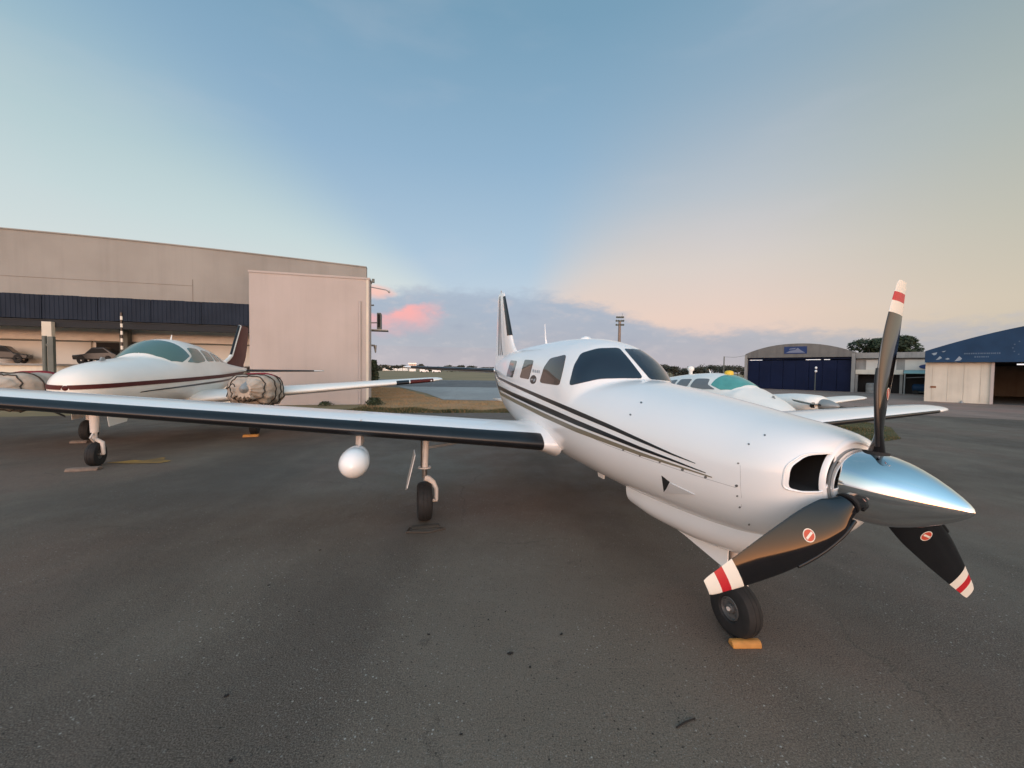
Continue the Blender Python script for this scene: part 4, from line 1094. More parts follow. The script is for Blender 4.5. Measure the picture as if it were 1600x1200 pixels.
        g = G(); g.prism([(x-.2*k, .86*kz), (x+.2*k, .86*kz), (x+.17*k, .45*kz), (x-.17*k, .45*kz)], 'y', y+s_*.17*k, y+s_*.178*k); g.mk('gear_door', WHITE_OLD, mg, 30)
    return root, S, N_, engines_s, yeng

BP = (-6.917, 6.011); BPSI, BK_ = 19.6, 1.141
tw1, S1, N1, ES1, YE1 = twin('twin_airplane', 'white twin-engine airplane with maroon tail and stripes, engines wrapped in tan covers', BP, BPSI, BK_, BK_, True, GLASS_G, GLASS_G, True)
BM = Matrix.Translation((BP[0], BP[1], 0)) @ Matrix.Rotation(R(90+BPSI), 4, 'Z')
# canvas engine covers (loose things drawn over each engine)
def cover(side, label, seed):
    r = random.Random(seed)
    base = BM @ S1((ES1, side*YE1, 0))
    e = empty('engine_cover', (base.x, base.y, 0), R(90+BPSI), label, 'engine cover', 'canvas covers on the twin engines')
    from mathutils import noise
    rows = []
    ss = [ES1-.36+.028*i for i in range(46)]; nt = 72; V = []; F = []
    for i, s_ in enumerate(ss):
        for k in range(nt):
            th = 2*math.pi*k/nt
            q = N1.P(min(max(s_, ES1-.10), ES1+1.3), th); zc = 1.11; bx_ = (abs(math.cos(th))**5+abs(math.sin(th))**5)**(-1/5); bx_ = 1+(bx_-1)*.55; q = Vector((q.x, q.y*bx_, zc+(q.z-zc)*bx_))
            f0 = min(1.0, max(.12, ((s_-(ES1-.37))/.22))**.5)
            rad = Vector((0, q.y, q.z-zc))*f0
            d = rad.normalized() if rad.length else Vector((0, 0, 1))
            wr = noise.noise(Vector((s_*4+seed*3, math.cos(th)*2.2, math.sin(th)*2.2)))*.045+noise.noise(Vector((s_*11, th*3+seed, 2)))*.022
            lowf = .25+.75*min(1, max(0, .55-math.sin(th))); wr = wr*lowf+.016*math.sin(th*16+2*math.sin(s_*9+seed))*lowf
            sag = -.05*max(0, -math.sin(th))
            p = rad+d*(.035+wr*1.0+abs(sag))
            V.append(S1((s_-ES1, p.y, zc+p.z)))
    n = len(ss)
    for i in range(n-1):
        for k in range(nt): F.append((i*nt+k, i*nt+(k+1) % nt, (i+1)*nt+(k+1) % nt, (i+1)*nt+k))
    F.append(tuple(range(nt)))
    sh = mk('canvas_shell', V, F, CANVAS, e, 80); recalc(sh)
    def ringpts(i0, tilt, lift=.014, z_amp=0.0):
        pts = []
        for k in range(0, nt+1, 2):
            kk = k % nt; i = int(max(1, min(n-2, i0+tilt*math.sin(2*math.pi*kk/nt)+z_amp*math.cos(4*math.pi*kk/nt))))
            p = Vector(V[i*nt+kk]); c = Vector((p.x, 0, 1.11*BK_)); pts.append(p+(p-c).normalized()*lift)
        return pts
    for i0, tl in ((9, 3), (20, -2), (33, 4), (42, 1)):
        g = G(); g.tube(ringpts(i0, tl), .013, 6, cap=False); g.mk('rope', ROPE, e, 60)
    for k0 in (3, 62, 50):
        pts = []
        for i in range(2, n-2, 2):
            kk = int(k0+3*math.sin(i*.35)) % nt; p = Vector(V[i*nt+kk]); c = Vector((p.x, 0, 1.11*BK_)); pts.append(p+(p-c).normalized()*.012)
        g = G(); g.tube(pts, .010, 6); g.mk('rope', ROPE, e, 60)
    # red intake pad peeping out on top
    Vr = []; Fr = []
    for i in range(8):
        s_ = ES1+.55+.08*i
        for k in range(9):
            th = R(35+110*k/8); q = N1.P(min(s_, ES1+1.3), th); p = Vector((0, q.y, q.z-1.11)); p += p.normalized()*(.055+.010*math.sin(i+k)+(.0 if i in (0, 7) else .03))
            Vr.append(S1((s_-ES1, p.y, 1.11+p.z)))
    for i in range(7):
        for k in range(8): Fr.append((i*9+k, i*9+k+1, i*9+10+k, i*9+9+k))
    o = mk('red_pad', Vr, Fr, REDC, e, 80)
    so = o.modifiers.new('thick', 'SOLIDIFY'); so.thickness = .02
    return e
cover(1, 'tan canvas cover tied over the engine beside the cream wall', 3)
cover(-1, 'tan canvas cover roped round the engine in front of the pale block wall', 8)
chock((BM @ Vector((.80*BK_-.30, 0, 0))), R(90+BPSI), .42, .16, .055, WOOD, 'flat weathered wooden chock in front of the maroon striped twin nose wheel')
chock((BM @ Vector((3.52*BK_-.33, 1.46*BK_, 0))), R(90+BPSI), .30, .14, .06, WOOD, 'small wooden chock behind the twin nose gear leg')
chock((BM @ Vector((3.52*BK_-.36, -1.46*BK_, 0))), R(90+BPSI), .34, .14, .06, ORANGE, 'orange chock at the twin wheel seen below the white wing')

TP = (6.10, 7.25)
tw2, S2, N2, ES2, YE2 = twin('parked_twin_airplane', 'white twin-engine airplane with teal windscreen parked behind the turboprop nose', TP, 16.0, 1.0, .845, False, mat('grey_glass', (.16, .17, .18), .2), TEAL, False, 1.80, 1.75)
TM = Matrix.Translation((TP[0], TP[1], 0)) @ Matrix.Rotation(R(106), 4, 'Z')
yp = TM @ S2((2.75, -.08, 0))
g = G(); g.lathe([(-.03, .10), (.05, .10), (.075, .085), (.09, .05), (.095, 0)], (0, 0, 0), (0, 0, 1), 20); g.mk('roof_beacon', YEL, tw2, 50, tf=lambda v: S2((2.75, -.05, 2.055))+v)
g = G(); g.lathe([(-.02, .05), (.12, .05), (.16, .09), (.22, .09), (.26, .05), (.27, 0)], (0, 0, 0), (0, 0, 1), 16); g.mk('roof_antenna', WHITE_OLD, tw2, 50, tf=lambda v: S2((4.1, -.05, 1.99))+v)

# ------------------------------------------------------------------ left hangar block
BC = Vector((-6.97, 19.44, 0)); BR = R(14)
def frame(o, rz):
    return Matrix.Translation(o) @ Matrix.Rotation(rz, 4, 'Z')
HB = empty('hangar_building', BC, BR, 'grey plastered hangar with navy canopy and pale projecting block', 'building')
XL = -34.0
g = G()   # main hall with gently curved parapet
prof = [(XL, 6.55)]+[(XL+(-.24-XL)*i/24, 6.86+.55*math.sin(math.pi*min(1, (i/24)))**1.0) for i in range(0, 25)]
outline = [(-.24, 3.4)]+[(x, z) for x, z in reversed(prof[1:])]+[(XL, 3.4)]
g.prism(outline, 'y', 1.0, 1.35); g.mk('upper_wall', WALLG, HB, 30)
g = G(); g.box((-.55, 1.36, 0), (-.24, 24, 6.75)); SHR = lambda v: Vector((v.x-.17*max(0, v.y-1.36), v.y, v.z)); g.mk('side_wall', WALLG, HB, 30, tf=SHR)
g = G(); g.box((XL, 24, 0), (-.24, 24.3, 6.8)); g.box((XL, 1.36, 0), (XL+.3, 24, 6.7)); g.mk('rear_wall', WALLG, HB, 30, tf=SHR)
g = G(); g.prism([(x, z-.25) for x, z in prof[1:]]+[(x, z-.40) for x, z in reversed(prof[1:])], 'y', 1.36, 24); g.mk('roof', GREYR, HB, 40, tf=SHR)
g = G()
for i in range(24):
    (x0, z0), (x1, z1) = prof[1+i], prof[2+i]
    g.add([(x0, .96, z0), (x1, .96, z1), (x1, 1.40, z1), (x0, 1.40, z0), (x0, .96, z0+.05), (x1, .96, z1+.05), (x1, 1.40, z1+.05), (x0, 1.40, z0+.05)], [(0,1,2,3),(4,7,6,5),(0,4,5,1),(2,6,7,3)])
g.mk('parapet_coping', WALLG, HB, 30)
g = G(); g.box((-5.16, 0, 0), (0, .99, 6.05)); blk = g.mk('projecting_block', WALLP, HB, 30)
g = G(); g.box((-5.19, -.03, 6.05), (.03, .99, 6.14)); g.mk('block_coping', WALLP, blk, 30)
g = G(); g.tube([(-.42, -.06, .02), (-.42, -.06, 5.0)], .05, 12); g.mk('downpipe', WALLP, blk, 40)
g = G(); g.box((-.14, -.012, 0), (-.04, -.003, 6.04)); g.mk('corner_strip', CREAM, blk)
# joint lines on the upper wall
for (x0, x1, z0, z1) in ((-17, -7.8, 5.45, 5.465), (-7.82, -7.80, 4.6, 5.75)):
    g = G(); g.box((x0, .992, z0), (x1, .998, z1)); g.mk('wall_joint', mat('joint_dark', (.17, .14, .12), .9), HB)
# canopy fascia of upright ribbed sheets
x = -5.17; i = 0
while x > XL+.1:
    x1 = max(x-.62, XL); g = G()
    n = 4; w = (x-x1)/n
    for j in range(n):
        a = x1+j*w
        g.prism([(a, 0.0), (a+w*.30, 0.0), (a+w*.36, -.013), (a+w*.64, -.013), (a+w*.70, 0.0), (a+w, 0.0), (a+w, .02), (a, .02)], 'z', 3.62, 4.60)
    g.mk('fascia_sheet', BLUEF, HB, 20, tf=(lambda v, i=i: v+Vector((0, .012*((i*7) % 3-1), .006*((i*5) % 3)))))
    x = x1-.006; i += 1
g = G(); g.box((XL, .05, 4.54), (-5.17, .98, 4.60)); g.mk('canopy_top', GREYR, HB)
g = G(); g.box((XL, .06, 3.30), (-5.17, .30, 3.555)); g.mk('soffit_shade_strip', mat('soffit_shade_dark', (.012, .014, .018), .8), HB)  # added dark strip, thickens the soffit's shaded black band
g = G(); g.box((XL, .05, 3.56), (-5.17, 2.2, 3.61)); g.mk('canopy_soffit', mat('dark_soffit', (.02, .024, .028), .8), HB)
# ground floor under the canopy
g = G(); g.box((XL, 2.2, 0), (-5.17, 2.4, 3.56)); WHW = mat('white_wall', (.84, .81, .75), .8, var=.08); g.mk('lower_wall', WHW, HB)
g = G(); g.box((-5.50, 1.0, 0), (-5.17, 2.2, 3.56)); g.mk('return_wall', WALLP, HB)
g = G(); g.box((XL, 2.06, 2.88), (-5.6, 2.19, 3.20)); g.mk('lintel_beam', WHW, HB)
for x0, x1, m_ in ((-19.4, -16.2, DARK), (-16.0, -14.2, PANEL), (-13.9, -12.4, PANEL), (-12.2, -9.4, DARK), (-9.2, -5.7, PANEL)):
    g = G(); g.box((x0, 2.10, 1.2), (x1, 2.185, 2.82)); d_ = g.mk('wall_panel', m_, HB)
    for zf_ in (2.80, 1.14):
        g = G(); g.box((x0-.05, 2.07, zf_), (x1+.05, 2.18, zf_+.06)); g.mk('panel_frame', GPOST, d_)
g = G(); g.box((XL, .6, 0), (-5.6, 2.05, 1.70)); g.mk('raised_floor', CREAM, HB)
g = G(); g.box((XL, .5, 1.70), (-5.55, 2.05, 1.78)); g.mk('floor_edge', CONC, HB)
for x in (-12.45, -18.6, -25):
    g = G(); g.box((x-.16, -.12, 0), (x+.16, .055, 3.50)); g.mk('canopy_column', CREAM, HB)
g = G(); g.box((-11.0, 1.6, 1.78), (-10.7, 1.9, 3.46)); g.mk('canopy_column', GPOST, HB)
# service bits on the right edge
g = G(); g.tube([(-.45, .30, 5.83), (.75, .30, 5.66), (.86, .30, 5.60)], .025, 8); g.tube([(.86, .30, 5.62), (.93, .30, 5.54)], .05, 10); g.mk('bracket_lamp', GREYM, HB)
g = G(); g.box((.04, .8, 6.10), (.16, .95, 6.28)); g.box((-.2, .8, 6.14), (.04, .95, 6.18)); g.mk('junction_box', GPOST, HB)
g = G(); g.box((.20, 1.8, 3.85), (.40, 2.6, 4.72)); ac = g.mk('air_conditioner', GPOST, HB)
g = G(); g.box((-.24, 1.75, 3.79), (.75, 2.65, 3.84)); g.mk('bracket_shelf', GREYM, ac)
g = G(); g.box((.24, 1.78, 3.95), (.36, 1.795, 4.64)); g.mk('louvre_panel', DARK, ac)
g = G(); g.tube([(-.24, 1.9, 4.18), (.22, 1.9, 4.2)], .03, 6); g.tube([(-.24, 1.9, 5.1), (.05, 1.9, 5.12)], .04, 6); g.tube([(-.24, 1.9, 3.0), (.1, 1.9, 2.98)], .05, 6); g.tube([(.1, 1.9, 3.0), (.13, 1.9, 2.6)], [.09, .03], 8); g.mk('pipe_stub', GREYM, HB)

# green-grey steel post by the canopy, striped pole, low dark vehicles on the raised floor
HM = frame(BC, BR)
def hb(x, y, z=0): return HM @ Vector((x, y, z))
e = empty('steel_gate_post', hb(-12.2, -.35), BR, 'green-grey steel gate post in front of the cream canopy column', 'post')
g = G(); g.tube([(-.16, 0, 0), (-.16, 0, 2.9)], .07, 12); g.mk('round_pipe', GPOST, e)
g = G(); g.box((-.02, -.07, 0), (.16, .07, 2.88)); g.mk('square_post', GPOST, e)
g = G(); g.box((-.12, -.03, 2.5), (0, .03, 2.58)); g.box((-.12, -.03, .6), (0, .03, .68)); g.mk('hinge_bar', GPOST, e)
e = empty('striped_pole', hb(-9.45, -.9), BR, 'thin black and white striped pole in front of the navy canopy', 'pole')
g = G(); zz_ = 0; k_ = 0
for k_ in range(26):
    g.lathe([(0, 0), (0, .04), (.15, .04), (.15, 0)], (0, 0, k_*.15), (0, 0, 1), 12, k_ % 2)
g.mk('pole_shaft', None, e, 30, [WTIP, BLACK])
def cart(x, y, rz, label):
    p = hb(x, y, 1.78); e = empty('tow_cart', p, BR+rz, label, 'vehicle'); e.scale = (.62, .62, .9)
    g = G(); g.prism([(-1.15, .22), (1.15, .22), (1.2, .42), (.55, .50), (.15, .82), (-.5, .86), (-.95, .60), (-1.2, .52)], 'y', -.5, .5)
    o = g.mk('body', CAR, e, 25); bv = o.modifiers.new('bevel', 'BEVEL'); bv.width = .05; bv.segments = 3
    for sy in (-1, 1):
        g = G(); g.prism([(.42, .53), (.13, .77), (-.46, .80), (-.78, .58)], 'y', sy*.503, sy*.508); g.mk('side_window', DARK, e)
    for sx in (-.72, .72):
        for sy in (-1, 1):
            g = G(); g.lathe([(-.07, .08), (-.07, .20), (-.04, .22), (.04, .22), (.07, .20), (.07, .08)], (sx, sy*.46, .22), (0, 1, 0), 20); w_ = g.mk('wheel', TYRE, e)
    for sy in (-.3, .3):
        g = G(); g.lathe([(0, .06), (.02, .05), (.025, 0)], (1.19, sy, .40), (1, 0, 0), 12); g.mk('headlight', GREYM, e)
cart(-14.9, 1.3, R(20), 'dark low vehicle under the canopy beside the black window')
cart(-11.6, 1.25, R(190), 'dark low vehicle under the canopy behind the striped pole')

# ------------------------------------------------------------------ right-hand hangars
H1 = Vector((28.0, 48.0, 0)); H1R = R(-47)
h1 = empty('arched_hangar', H1, H1R, 'grey arched hangar with navy blue sliding doors and small sign', 'hangar')
Wd, EV, CR = 10.1, 3.95, 5.15
arc = [(Wd*i/24, EV+.12+(CR-EV-.12)*(1-abs(2*i/24-1)**2.2)) for i in range(25)]
arc[0] = (0, EV+.1);  # tube lamp, and glow painted into the door-top gaps
g = G(); g.prism([(0, 3.62)]+[(x, z) for x, z in arc]+[(Wd, 3.62)], 'y', 0, .3); g.mk('gable', GREYR, h1, 30)
g = G(); g.prism([(x, z) for x, z in arc]+[(x, z-.12) for x, z in reversed(arc)], 'y', .3, 16); g.mk('roof', GREYR, h1, 40)
g = G(); g.box((-.05, -.02, 0), (.22, 16, EV)); g.mk('side_wall', CONC, h1); g = G(); g.box((Wd-.28, -.02, 0), (Wd, 16, EV)); g.mk('side_wall', CONC, h1)
g = G(); g.box((.22, 15.7, 0), (Wd-.28, 16, EV)); g.mk('rear_wall', CONC, h1)
nd_ = 8; dw = (Wd-.5)/nd_
for i in range(nd_):
    g = G(); x0 = .22+i*dw; g.box((x0+.01, .34+.05*(i % 2), .02), (x0+dw-.01, .39+.05*(i % 2), 3.30)); d_ = g.mk('door_leaf', BLUED, h1)
    for zz_ in (1.0, 2.1):
        g = G(); g.box((x0+.03, .315+.05*(i % 2), zz_), (x0+dw-.03, .338+.05*(i % 2), zz_+.05)); g.mk('door_rib', BLUED, d_)
g = G(); g.box((.22, .30, 3.40), (Wd-.28, .42, 3.62)); g.mk('door_track', BLUED, h1)
for x0, x1 in ((.4, 1.7), (5.9, 7.2), (7.5, 8.0)):
    g = G(); g.box((x0, .43, 3.33), (x1, .46, 3.385)); g.mk('light_gap', TUBE_GAP_GLOW, h1)  # glowing strip painted in for light showing above the doors, no lamp
g = G(); g.box((3.95, -.05, 4.02), (6.05, -.01, 4.82)); sg = g.mk('sign_board', BLUES, h1)
for P_ in ([(4.1, 4.12), (5.9, 4.12), (5.5, 4.40), (5.2, 4.68), (5.0, 4.45), (4.5, 4.36)], [(4.4, 4.5), (4.95, 4.52), (5.05, 4.66), (4.5, 4.6)]):
    g = G(); g.prism(P_, 'y', -.058, -.051); g.mk('sign_mark', mat('sign_pale', (.16, .19, .28), .6), sg)
# annex
g = G(); g.box((Wd+.02, .1, 3.45), (17.5, 9, 4.0)); ax = g.mk('annex_parapet', CONC, h1)
g = G(); g.box((Wd+.02, .5, 2.05), (17.5, 9, 3.40)); g.mk('annex_upper_wall', CONC, h1)
for x0, x1 in ((10.9, 13.1), (13.7, 15.3), (15.7, 17.2)):
    g = G(); g.box((x0, .47, 2.30), (x1, .495, 3.28)); g.mk('annex_window', PANEL, h1)
g = G(); g.box((Wd+.02, .2, 1.85), (13.6, 9, 2.30)); g.mk('annex_band', CREAM, h1)
g = G(); g.box((Wd+.1, 1.4, 0), (17.5, 1.6, 2.0)); g.mk('annex_dark_bay', DARK, h1)
for x in (Wd+.12, 13.5, 17.3):
    g = G(); g.box((x-.1, .25, 0), (x+.1, .45, 1.84)); g.mk('annex_post', CONC, h1)
g = G(); g.prism([(15.2+.55*math.cos(2*math.pi*i/24), 2.62+.22*math.sin(2*math.pi*i/24)) for i in range(24)], 'y', .40, .45); g.mk('oval_sign', BLUES, h1)
g = G(); g.prism([(-1.4, 2.02), (.2, 2.28), (.2, 2.20), (-1.4, 1.94)], 'x', 13.7, 17.4); g.mk('awning', TEALA, h1)
g = G(); g.tube([(13.9, -1.2, 1.55), (17.2, -1.3, 1.82)], .025, 6); g.tube([(13.8, -1.35, 0), (13.8, -1.35, 1.97)], .05, 8); g.tube([(17.2, -1.35, 0), (17.2, -1.35, 1.97)], .05, 8); g.mk('awning_frame', GREYM, h1)
h1m = frame(H1, H1R)
e = empty('covered_drum', h1m @ Vector((11.4, .7, 0)), H1R, 'pale drum standing in the dark bay beside the blue hangar', 'drum')
g = G(); g.lathe([(0, 0), (0, .48), (.3, .49), (.32, .50), (.34, .49), (.7, .49), (.72, .50), (.74, .48), (.9, .48), (.95, .40), (.97, 0)], (0, 0, 0), (0, 0, 1), 24); g.mk('drum_body', CONC, e)
e = empty('blue_tank', h1m @ Vector((15.0, .3, 0)), H1R, 'blue tank cart under the teal awning', 'tank')
g = G(); g.lathe([(-.75, 0), (-.74, .2), (-.65, .36), (.65, .36), (.74, .2), (.75, 0)], (0, 0, .62), (1, 0, 0), 20); g.mk('tank_body', BLUE2, e)
g = G(); g.box((-.7, -.3, .22), (.7, .3, .28)); g.mk('chassis', GPOST, e)
for sx in (-.5, .5):
    for sy in (-1, 1):
        g = G(); g.lathe([(-.05, 0), (-.05, .2), (.05, .2), (.05, 0)], (sx, sy*.36, .2), (0, 1, 0), 16); g.mk('wheel', TYRE, e)

H2 = Vector((28.45, 27.5, 0)); H2R = R(-50)
h2 = empty('blue_gabled_hangar', H2, H2R, 'hangar with blue arched gable and cream sliding wall beside a dark opening', 'hangar')
W2 = 16.0
arc2 = [(W2*i/32-.02, 3.46+1.95*(1-abs(2*i/32-1)**1.75)) for i in range(33)]
g = G(); g.prism([(-.02, 2.69)]+arc2+[(W2, 2.69)], 'y', -.1, .15); gb = g.mk('gable', BLUE2, h2, 30)
g = G(); g.prism(arc2+[(x, z-.1) for x, z in reversed(arc2)], 'y', .15, 18); g.mk('roof', BLUE2, h2, 40)
g = G(); g.box((0, .30, 0), (2.92, .42, 2.68)); wl = g.mk('cream_wall', CREAM, h2)
g = G(); g.box((2.92, .20, 0), (3.06, .50, 2.68)); g.mk('door_jamb', WALLP, h2)
g = G(); g.box((0, .42, 0), (.25, 18, 2.9)); g.mk('side_wall', CREAM, h2); g = G(); g.box((W2-.3, .2, 0), (W2, 18, 3.4)); g.mk('side_wall', CREAM, h2)
g = G(); g.box((.25, 17.8, 0), (W2-.3, 18, 3.3)); g.mk('rear_wall', GREYR, h2)
g = G(); g.box((.26, .44, .002), (W2-.31, 17.7, .010)); g.mk('hangar_floor', GREYR, h2)
g = G(); g.box((.25, .5, 2.75), (W2-.3, 17.7, 2.83)); g.mk('ceiling', DARK, h2)
g = G(); g.box((3.95, 1.0, 2.52), (5.6, 1.08, 2.60)); g.mk('tube_lamp', TUBE_GAP_GLOW, h2)
for i in range(4):
    g = G(); g.box((.35+i*.72, .285, .1), (.355+i*.72, .298, 2.6)); g.mk('wall_groove', mat('groove', (.42, .38, .32), .9), wl)
g = G(); g.box((.28, .27, .95), (.55, .298, 1.07)); g.mk('rust_plate', mat('rust', (.22, .09, .04), .8), wl)
g = G(); g.tube([(1.75, .24, 0), (1.75, .24, .16)], [.10, .03], 8); g.mk('door_stop', GREYM, wl)
for P_ in ([(.28, 3.28), (.55, 3.36), (.50, 3.20), (.40, 3.16)], [(.5, 2.84), (.68, 3.10), (.78, 2.98), (.66, 2.88)], [(.92, 2.90), (1.05, 2.98), (1.14, 2.90), (1.02, 2.85)], [(1.35, 2.75), (1.55, 3.08), (1.68, 2.92), (1.60, 2.80)], [(.75, 3.40), (.95, 3.46), (.85, 3.36)]):
    g = G(); g.prism(P_, 'y', -.112, -.103); g.mk('bird_mark', PALE, gb)
r_ = random.Random(4); x = 1.75
FADE = mat('faded_lettering', (.07, .125, .20), .6)
for row, (x0, x1, z) in enumerate(((1.75, 3.2, 3.20), (2.2, 2.8, 2.98))):
    x = x0
    while x < x1:
        w = r_.uniform(.035, .07); g = G(); g.box((x, -.109, z), (x+w, -.103, z+.085)); g.mk('gable_lettering', FADE, gb); x += w+r_.uniform(.015, .04)
for i in range(14):
    a = 2*math.pi*i/14; cx, cz = 4.35+.62*math.cos(a), 3.55+.50*math.sin(a); g = G()
    g.prism([(cx+(.05 if j % 2 else .02)*math.cos(j*math.pi/5), cz+(.05 if j % 2 else .02)*math.sin(j*math.pi/5)) for j in range(10)], 'y', -.109, -.103); g.mk('emblem_star', FADE, gb)

# two-lamp post on the forecourt
p = gnd(1273, 611); p.z = .004
e = empty('lamp_post', p, 0, 'slim post with two round white lamps in front of the blue doors', 'lamp post')
g = G(); g.tube([(0, 0, 0), (0, 0, 2.55)], [.05, .035], 10); g.mk('post', GPOST, e)
for z_ in (2.1, 2.45):
    g = G(); g.lathe([(-.06, 0), (-.05, .09), (0, .13), (.05, .12), (.07, 0)], (0, -.08, z_), (0, 1, 0), 16); g.mk('lamp_head', WHITE, e)

# ------------------------------------------------------------------ far things
def floodmast(u, Y, ztop, label):
    d = ray(u, 560); p = Vector((d.x/d.y*Y, Y, 0)); e = empty('floodlight_mast', p, 0, label, 'light mast')
    g = G(); g.tube([(0, 0, 0), (0, 0, ztop-1.2)], [.42, .28], 12); g.mk('mast_pole', mat('mast_metal', (.20, .16, .14), .6), e)
    g = G()
    for zz_, w in ((ztop-2.0, .9), (ztop-1.1, .9), (ztop-.3, .8)):
        g = G(); g.box((-w, -.08, zz_-.06), (w, .08, zz_+.06)); g.mk('cross_arm', GPOST, e)
        for q in (-.8, -.28, .28, .8):
            g = G(); g.lathe([(-.22, .10), (.10, .24), (.16, .24), (.16, 0)], (q*w, -.15, zz_+.12), (q*.5, -1, -.5), 12); g.mk('floodlight', GPOST, e)
    g = G(); g.tube([(.55, 0, ztop-.4), (.55, 0, ztop+.7)], .03, 6); g.mk('lightning_rod', GPOST, e)
floodmast(967, 90, 14.2, 'tall floodlight mast rising behind the turboprop roof')
p = gnd(1130, 607)
e = empty('utility_pole', p, 0, 'thin utility pole with a wire to the blue hangar', 'pole')
g = G(); zt_ = CH+(587-561)/CF*p.y; g.tube([(0, 0, 0), (0, 0, zt_)], [.09, .06], 8); g.mk('pole_shaft', GPOST, e)
q = H1+Vector((0, 0, 3.9))-p; g = G(); g.tube([(0, 0, zt_-.05), q*.5+Vector((0, 0, zt_*.5-.15)), q], .018, 5); g.mk('wire', GPOST, e)

def tree(name, loc, h, rx, rz, n, label, seed, leaf=LEAF, group=None, ls=.28):
    r = random.Random(seed); e = empty(name, loc, 0, label, 'tree', group)
    g = G(); th = h-rz*1.5
    g.tube([(0, 0, -.05), (.05*h*.1, 0, th*.6), (0, .03*h, th+rz*.4)], [h*.035, h*.026, h*.014], 8)
    for k in range(5):
        a = k*1.3+r.random(); g.tube([(0, 0, th*.75), (math.cos(a)*rx*.5, math.sin(a)*rx*.5, th+rz*.5)], [h*.016, h*.006], 6)
    g.mk('trunk', BARK, e, 60)
    cl = []
    for k in range(11):
        a = r.uniform(0, 6.28); q = r.uniform(.1, .75); cl.append((Vector((math.cos(a)*q*rx, math.sin(a)*q*rx, h-rz+r.uniform(-.55, .5)*rz)), r.uniform(.35, .6)))
    V = []; F = []
    for i in range(n):
        c, f = cl[r.randrange(len(cl))]
        while True:
            p = Vector((r.uniform(-1, 1), r.uniform(-1, 1), r.uniform(-1, 1)))
            if .25 < p.length < 1: break
        p = c+Vector((p.x*rx*f, p.y*rx*f, p.z*rz*f))
        u = Vector((r.uniform(-1, 1), r.uniform(-1, 1), r.uniform(-1, 1))).normalized(); w = u.orthogonal().normalized(); s_ = ls*r.uniform(.5, 1.2)
        k = len(V); V += [p-u*s_, p+w*s_*.5, p+u*s_, p-w*s_*.5]; F.append((k, k+1, k+2, k+3))
    mk('crown', V, F, leaf, e, None)
    return e
tree('leafy_tree', h1m @ Vector((11.0, 20, 0)), 7.7, 3.3, 1.7, 9000, 'dark rounded tree showing above the annex roof', 11, LEAF)
tree('leafy_tree', h1m @ Vector((22, 20, 0)), 5.9, 3.4, 1.3, 6000, 'low dark tree above the annex beside the blue gable', 12, LEAF)
r_ = random.Random(21)
x = 30
for i in range(16):                      # wood line on the right horizon
    Y = 175+r_.uniform(-12, 25); u = 1035+i*9+r_.uniform(-3, 3); d = ray(u, 586); 
    tree('horizon_tree', (d.x/d.y*Y, Y, -.02), r_.uniform(4.2, 6.0), r_.uniform(2.6, 4.6), r_.uniform(1.7, 2.3), 420, 'tree in the far wood line left of the blue hangar', 100+i, LEAF2, 'trees of the far wood line', .55)
for i in range(30):                      # far left wood line
    Y = 300+r_.uniform(-25, 40); u = 572+i*7+r_.uniform(-2, 2); d = ray(u, 580)
    if 632 < u < 652: continue
    tree('horizon_tree', (d.x/d.y*Y, Y, -.02), r_.uniform(3.0, 5.6), r_.uniform(3.0, 5.0), r_.uniform(1.3, 2.0), 300, 'tree in the distant line beyond the runway', 200+i, LEAF2, 'trees beyond the runway', .7)
def bush(p, h, w, n, label, seed, leaf=LEAF):
    r = random.Random(seed); e = empty('bush', p, 0, label, 'bush'); V = []; F = []
    for i in range(n):
        a = r.uniform(0, 6.28); q = r.random()**.5; z = r.random(); rad = w*(1-.6*z)*(.75+.25*math.sin(a*3+seed))
        P_ = Vector((math.cos(a)*q*rad, math.sin(a)*q*rad, .03+z*h)); u = Vector((r.uniform(-1, 1), r.uniform(-1, 1), r.uniform(0, 1))).normalized(); o_ = u.orthogonal().normalized(); s_ = r.uniform(.05, .12)*h**.5
        k = len(V); V += [P_-u*s_, P_+o_*s_*.5, P_+u*s_, P_-o_*s_*.5]; F.append((k, k+1, k+2, k+3))
    mk('foliage', V, F, leaf, e, None)
    g = G()
    for k in range(4): g.tube([(0, 0, -.02), (math.cos(k*1.6)*w*.4, math.sin(k*1.6)*w*.4, h*.7)], [.02*h, .006*h], 5)
    g.mk('stem', BARK, e)
bush(gnd(584, 600, -.012), 2.7, .8, 1100, 'dark bush beside the far corner of the grey hangar', 5)
bush(hb(.25, -.35), .32, .6, 600, 'low green weeds at the foot of the pale block corner', 6)
bush(hb(-1.9, -.45), .16, .5, 350, 'small green weeds at the foot of the pale block wall', 7)

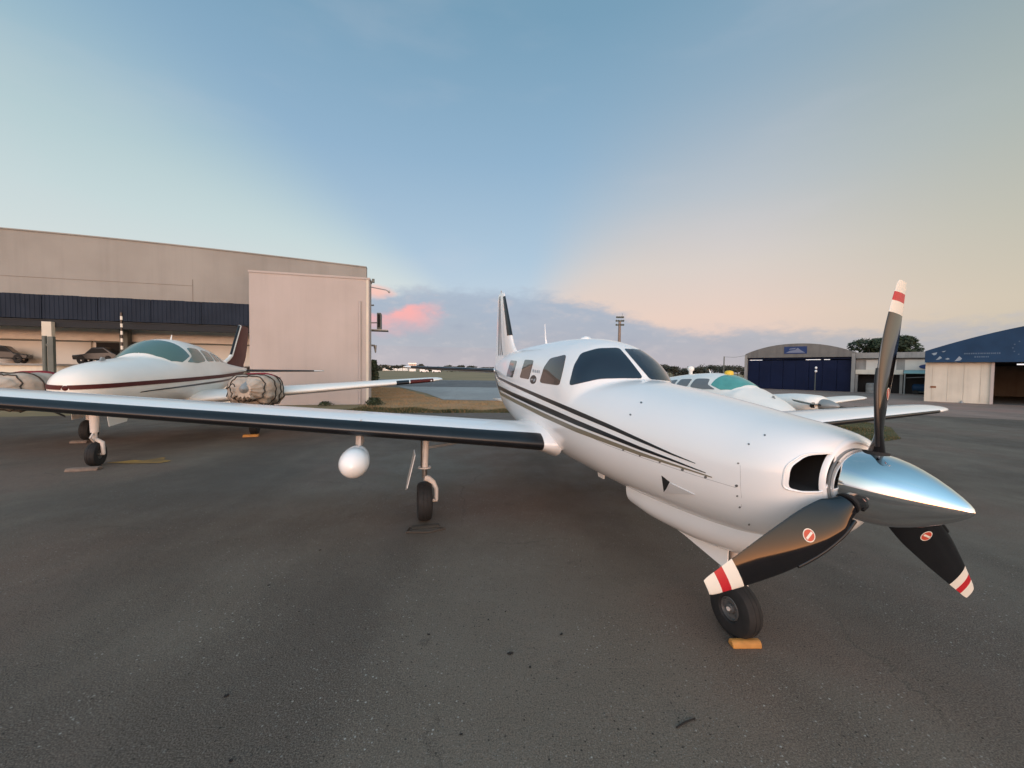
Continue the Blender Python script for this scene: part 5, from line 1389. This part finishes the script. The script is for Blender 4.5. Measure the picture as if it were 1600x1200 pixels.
# white control cabin and low sheds far beyond the runway
d = ray(645, 578); Y = 310; p = Vector((d.x/d.y*Y, Y, 0))
e = empty('control_cabin', p, R(8), 'small white control cabin far beyond the runway', 'building')
g = G(); g.box((-2.4, -2, 0), (2.4, 2, 3.2)); g.mk('base', WHITE_OLD, e)
g = G(); g.box((-2.7, -2.3, 3.2), (2.7, 2.3, 5.6)); cb = g.mk('cabin', GLASS, e)
g = G(); g.box((-3.2, -2.8, 5.6), (3.2, 2.8, 6.4)); g.mk('cabin_roof', WHITE, e)
for q in (-2.7, -.9, .9, 2.7):
    g = G(); g.box((q-.08, -2.34, 3.2), (q+.08, -2.30, 5.6)); g.mk('mullion', WHITE, cb)
for u, w, hgt, lab in ((605, 8, 4.6, 'pale low shed left of the far control cabin'), (627, 6, 3.6, 'pale shed close beside the far control cabin')):
    d = ray(u, 578); p = Vector((d.x/d.y*360, 360, 0)); e = empty('far_shed', p, R(5), lab, 'building')
    g = G(); g.box((-w, -3, 0), (w, 3, hgt*.8)); g.mk('wall', WHITE_OLD, e)
    g = G(); g.prism([(-w-.4, hgt*.8), (w+.4, hgt*.8), (0, hgt*1.15)], 'y', -3.4, 3.4); g.mk('roof', GREYR, e)
for u, Y in ((663, 215), (682, 215)):
    d = ray(u, 582); p = Vector((d.x/d.y*Y, Y, -.012)); e = empty('parked_van', p, R(10), 'white van parked on the far side of the runway', 'van', 'vans beyond the runway')
    g = G(); g.prism([(-2.3, .35), (2.3, .35), (2.3, 1.0), (1.6, 1.2), (1.0, 2.0), (-2.3, 2.0)], 'y', -.9, .9); g.mk('body', WHITE, e)
    g = G(); g.prism([(1.5, 1.2), (1.0, 1.85), (.4, 1.85), (.4, 1.2)], 'y', -.93, -.91); g.mk('side_window', GLASS, e)
    for sx in (-1.4, 1.4):
        for sy in (-1, 1):
            g = G(); g.lathe([(-.1, 0), (-.1, .36), (.1, .36), (.1, 0)], (sx, sy*.85, .36), (0, 1, 0), 14); g.mk('wheel', TYRE, e)

# ------------------------------------------------------------------ litter on the asphalt
def leaf_litter(u, v, s_, seed, label):
    r = random.Random(seed); p = gnd(u, v); n = 9; V = []; F = []
    for i in range(n):
        a = 2*math.pi*i/n; q = s_*r.uniform(.45, 1.1); V.append((math.cos(a)*q, math.sin(a)*q*.55, .004+r.random()*s_*.3))
    V.append((0, 0, s_*.28)); F = [(i, (i+1) % n, n) for i in range(n)]
    V += [(v_[0]*.8, v_[1]*.8, .001) for v_ in V[:n]]; F += [(i, n+1+i, n+1+(i+1) % n, (i+1) % n) for i in range(n)]+[tuple(range(n+1, 2*n+1))[::-1]]
    o = mk('dry_leaf', V, F, DEBRIS, None, None); recalc(o); o.location = p; o.rotation_euler = (0, 0, r.uniform(0, 6)); tag(o, label, 'leaf', 'bits of litter on the asphalt'); return o
for i, (u, v, s_) in enumerate(((797, 1022, .024), (877, 992, .016), (828, 1043, .014), (763, 969, .011), (790, 956, .009), (720, 1148, .013), (353, 1088, .016), (361, 1190, .015), (420, 915, .014), (467, 956, .010), (500, 860, .014), (670, 992, .012))):
    leaf_litter(u, v, s_, 40+i, 'small dark dry leaf lying on the asphalt')
a = gnd(1057, 1138); b = gnd(1086, 1124); g = G(); g.tube([a+Vector((0, 0, .004)), (a+b)/2+Vector((0, .004, .006)), b+Vector((0, 0, .004))], .004, 6)
o = g.mk('twig', DEBRIS, None); tag(o, 'thin dark twig lying on the bare asphalt', 'twig')
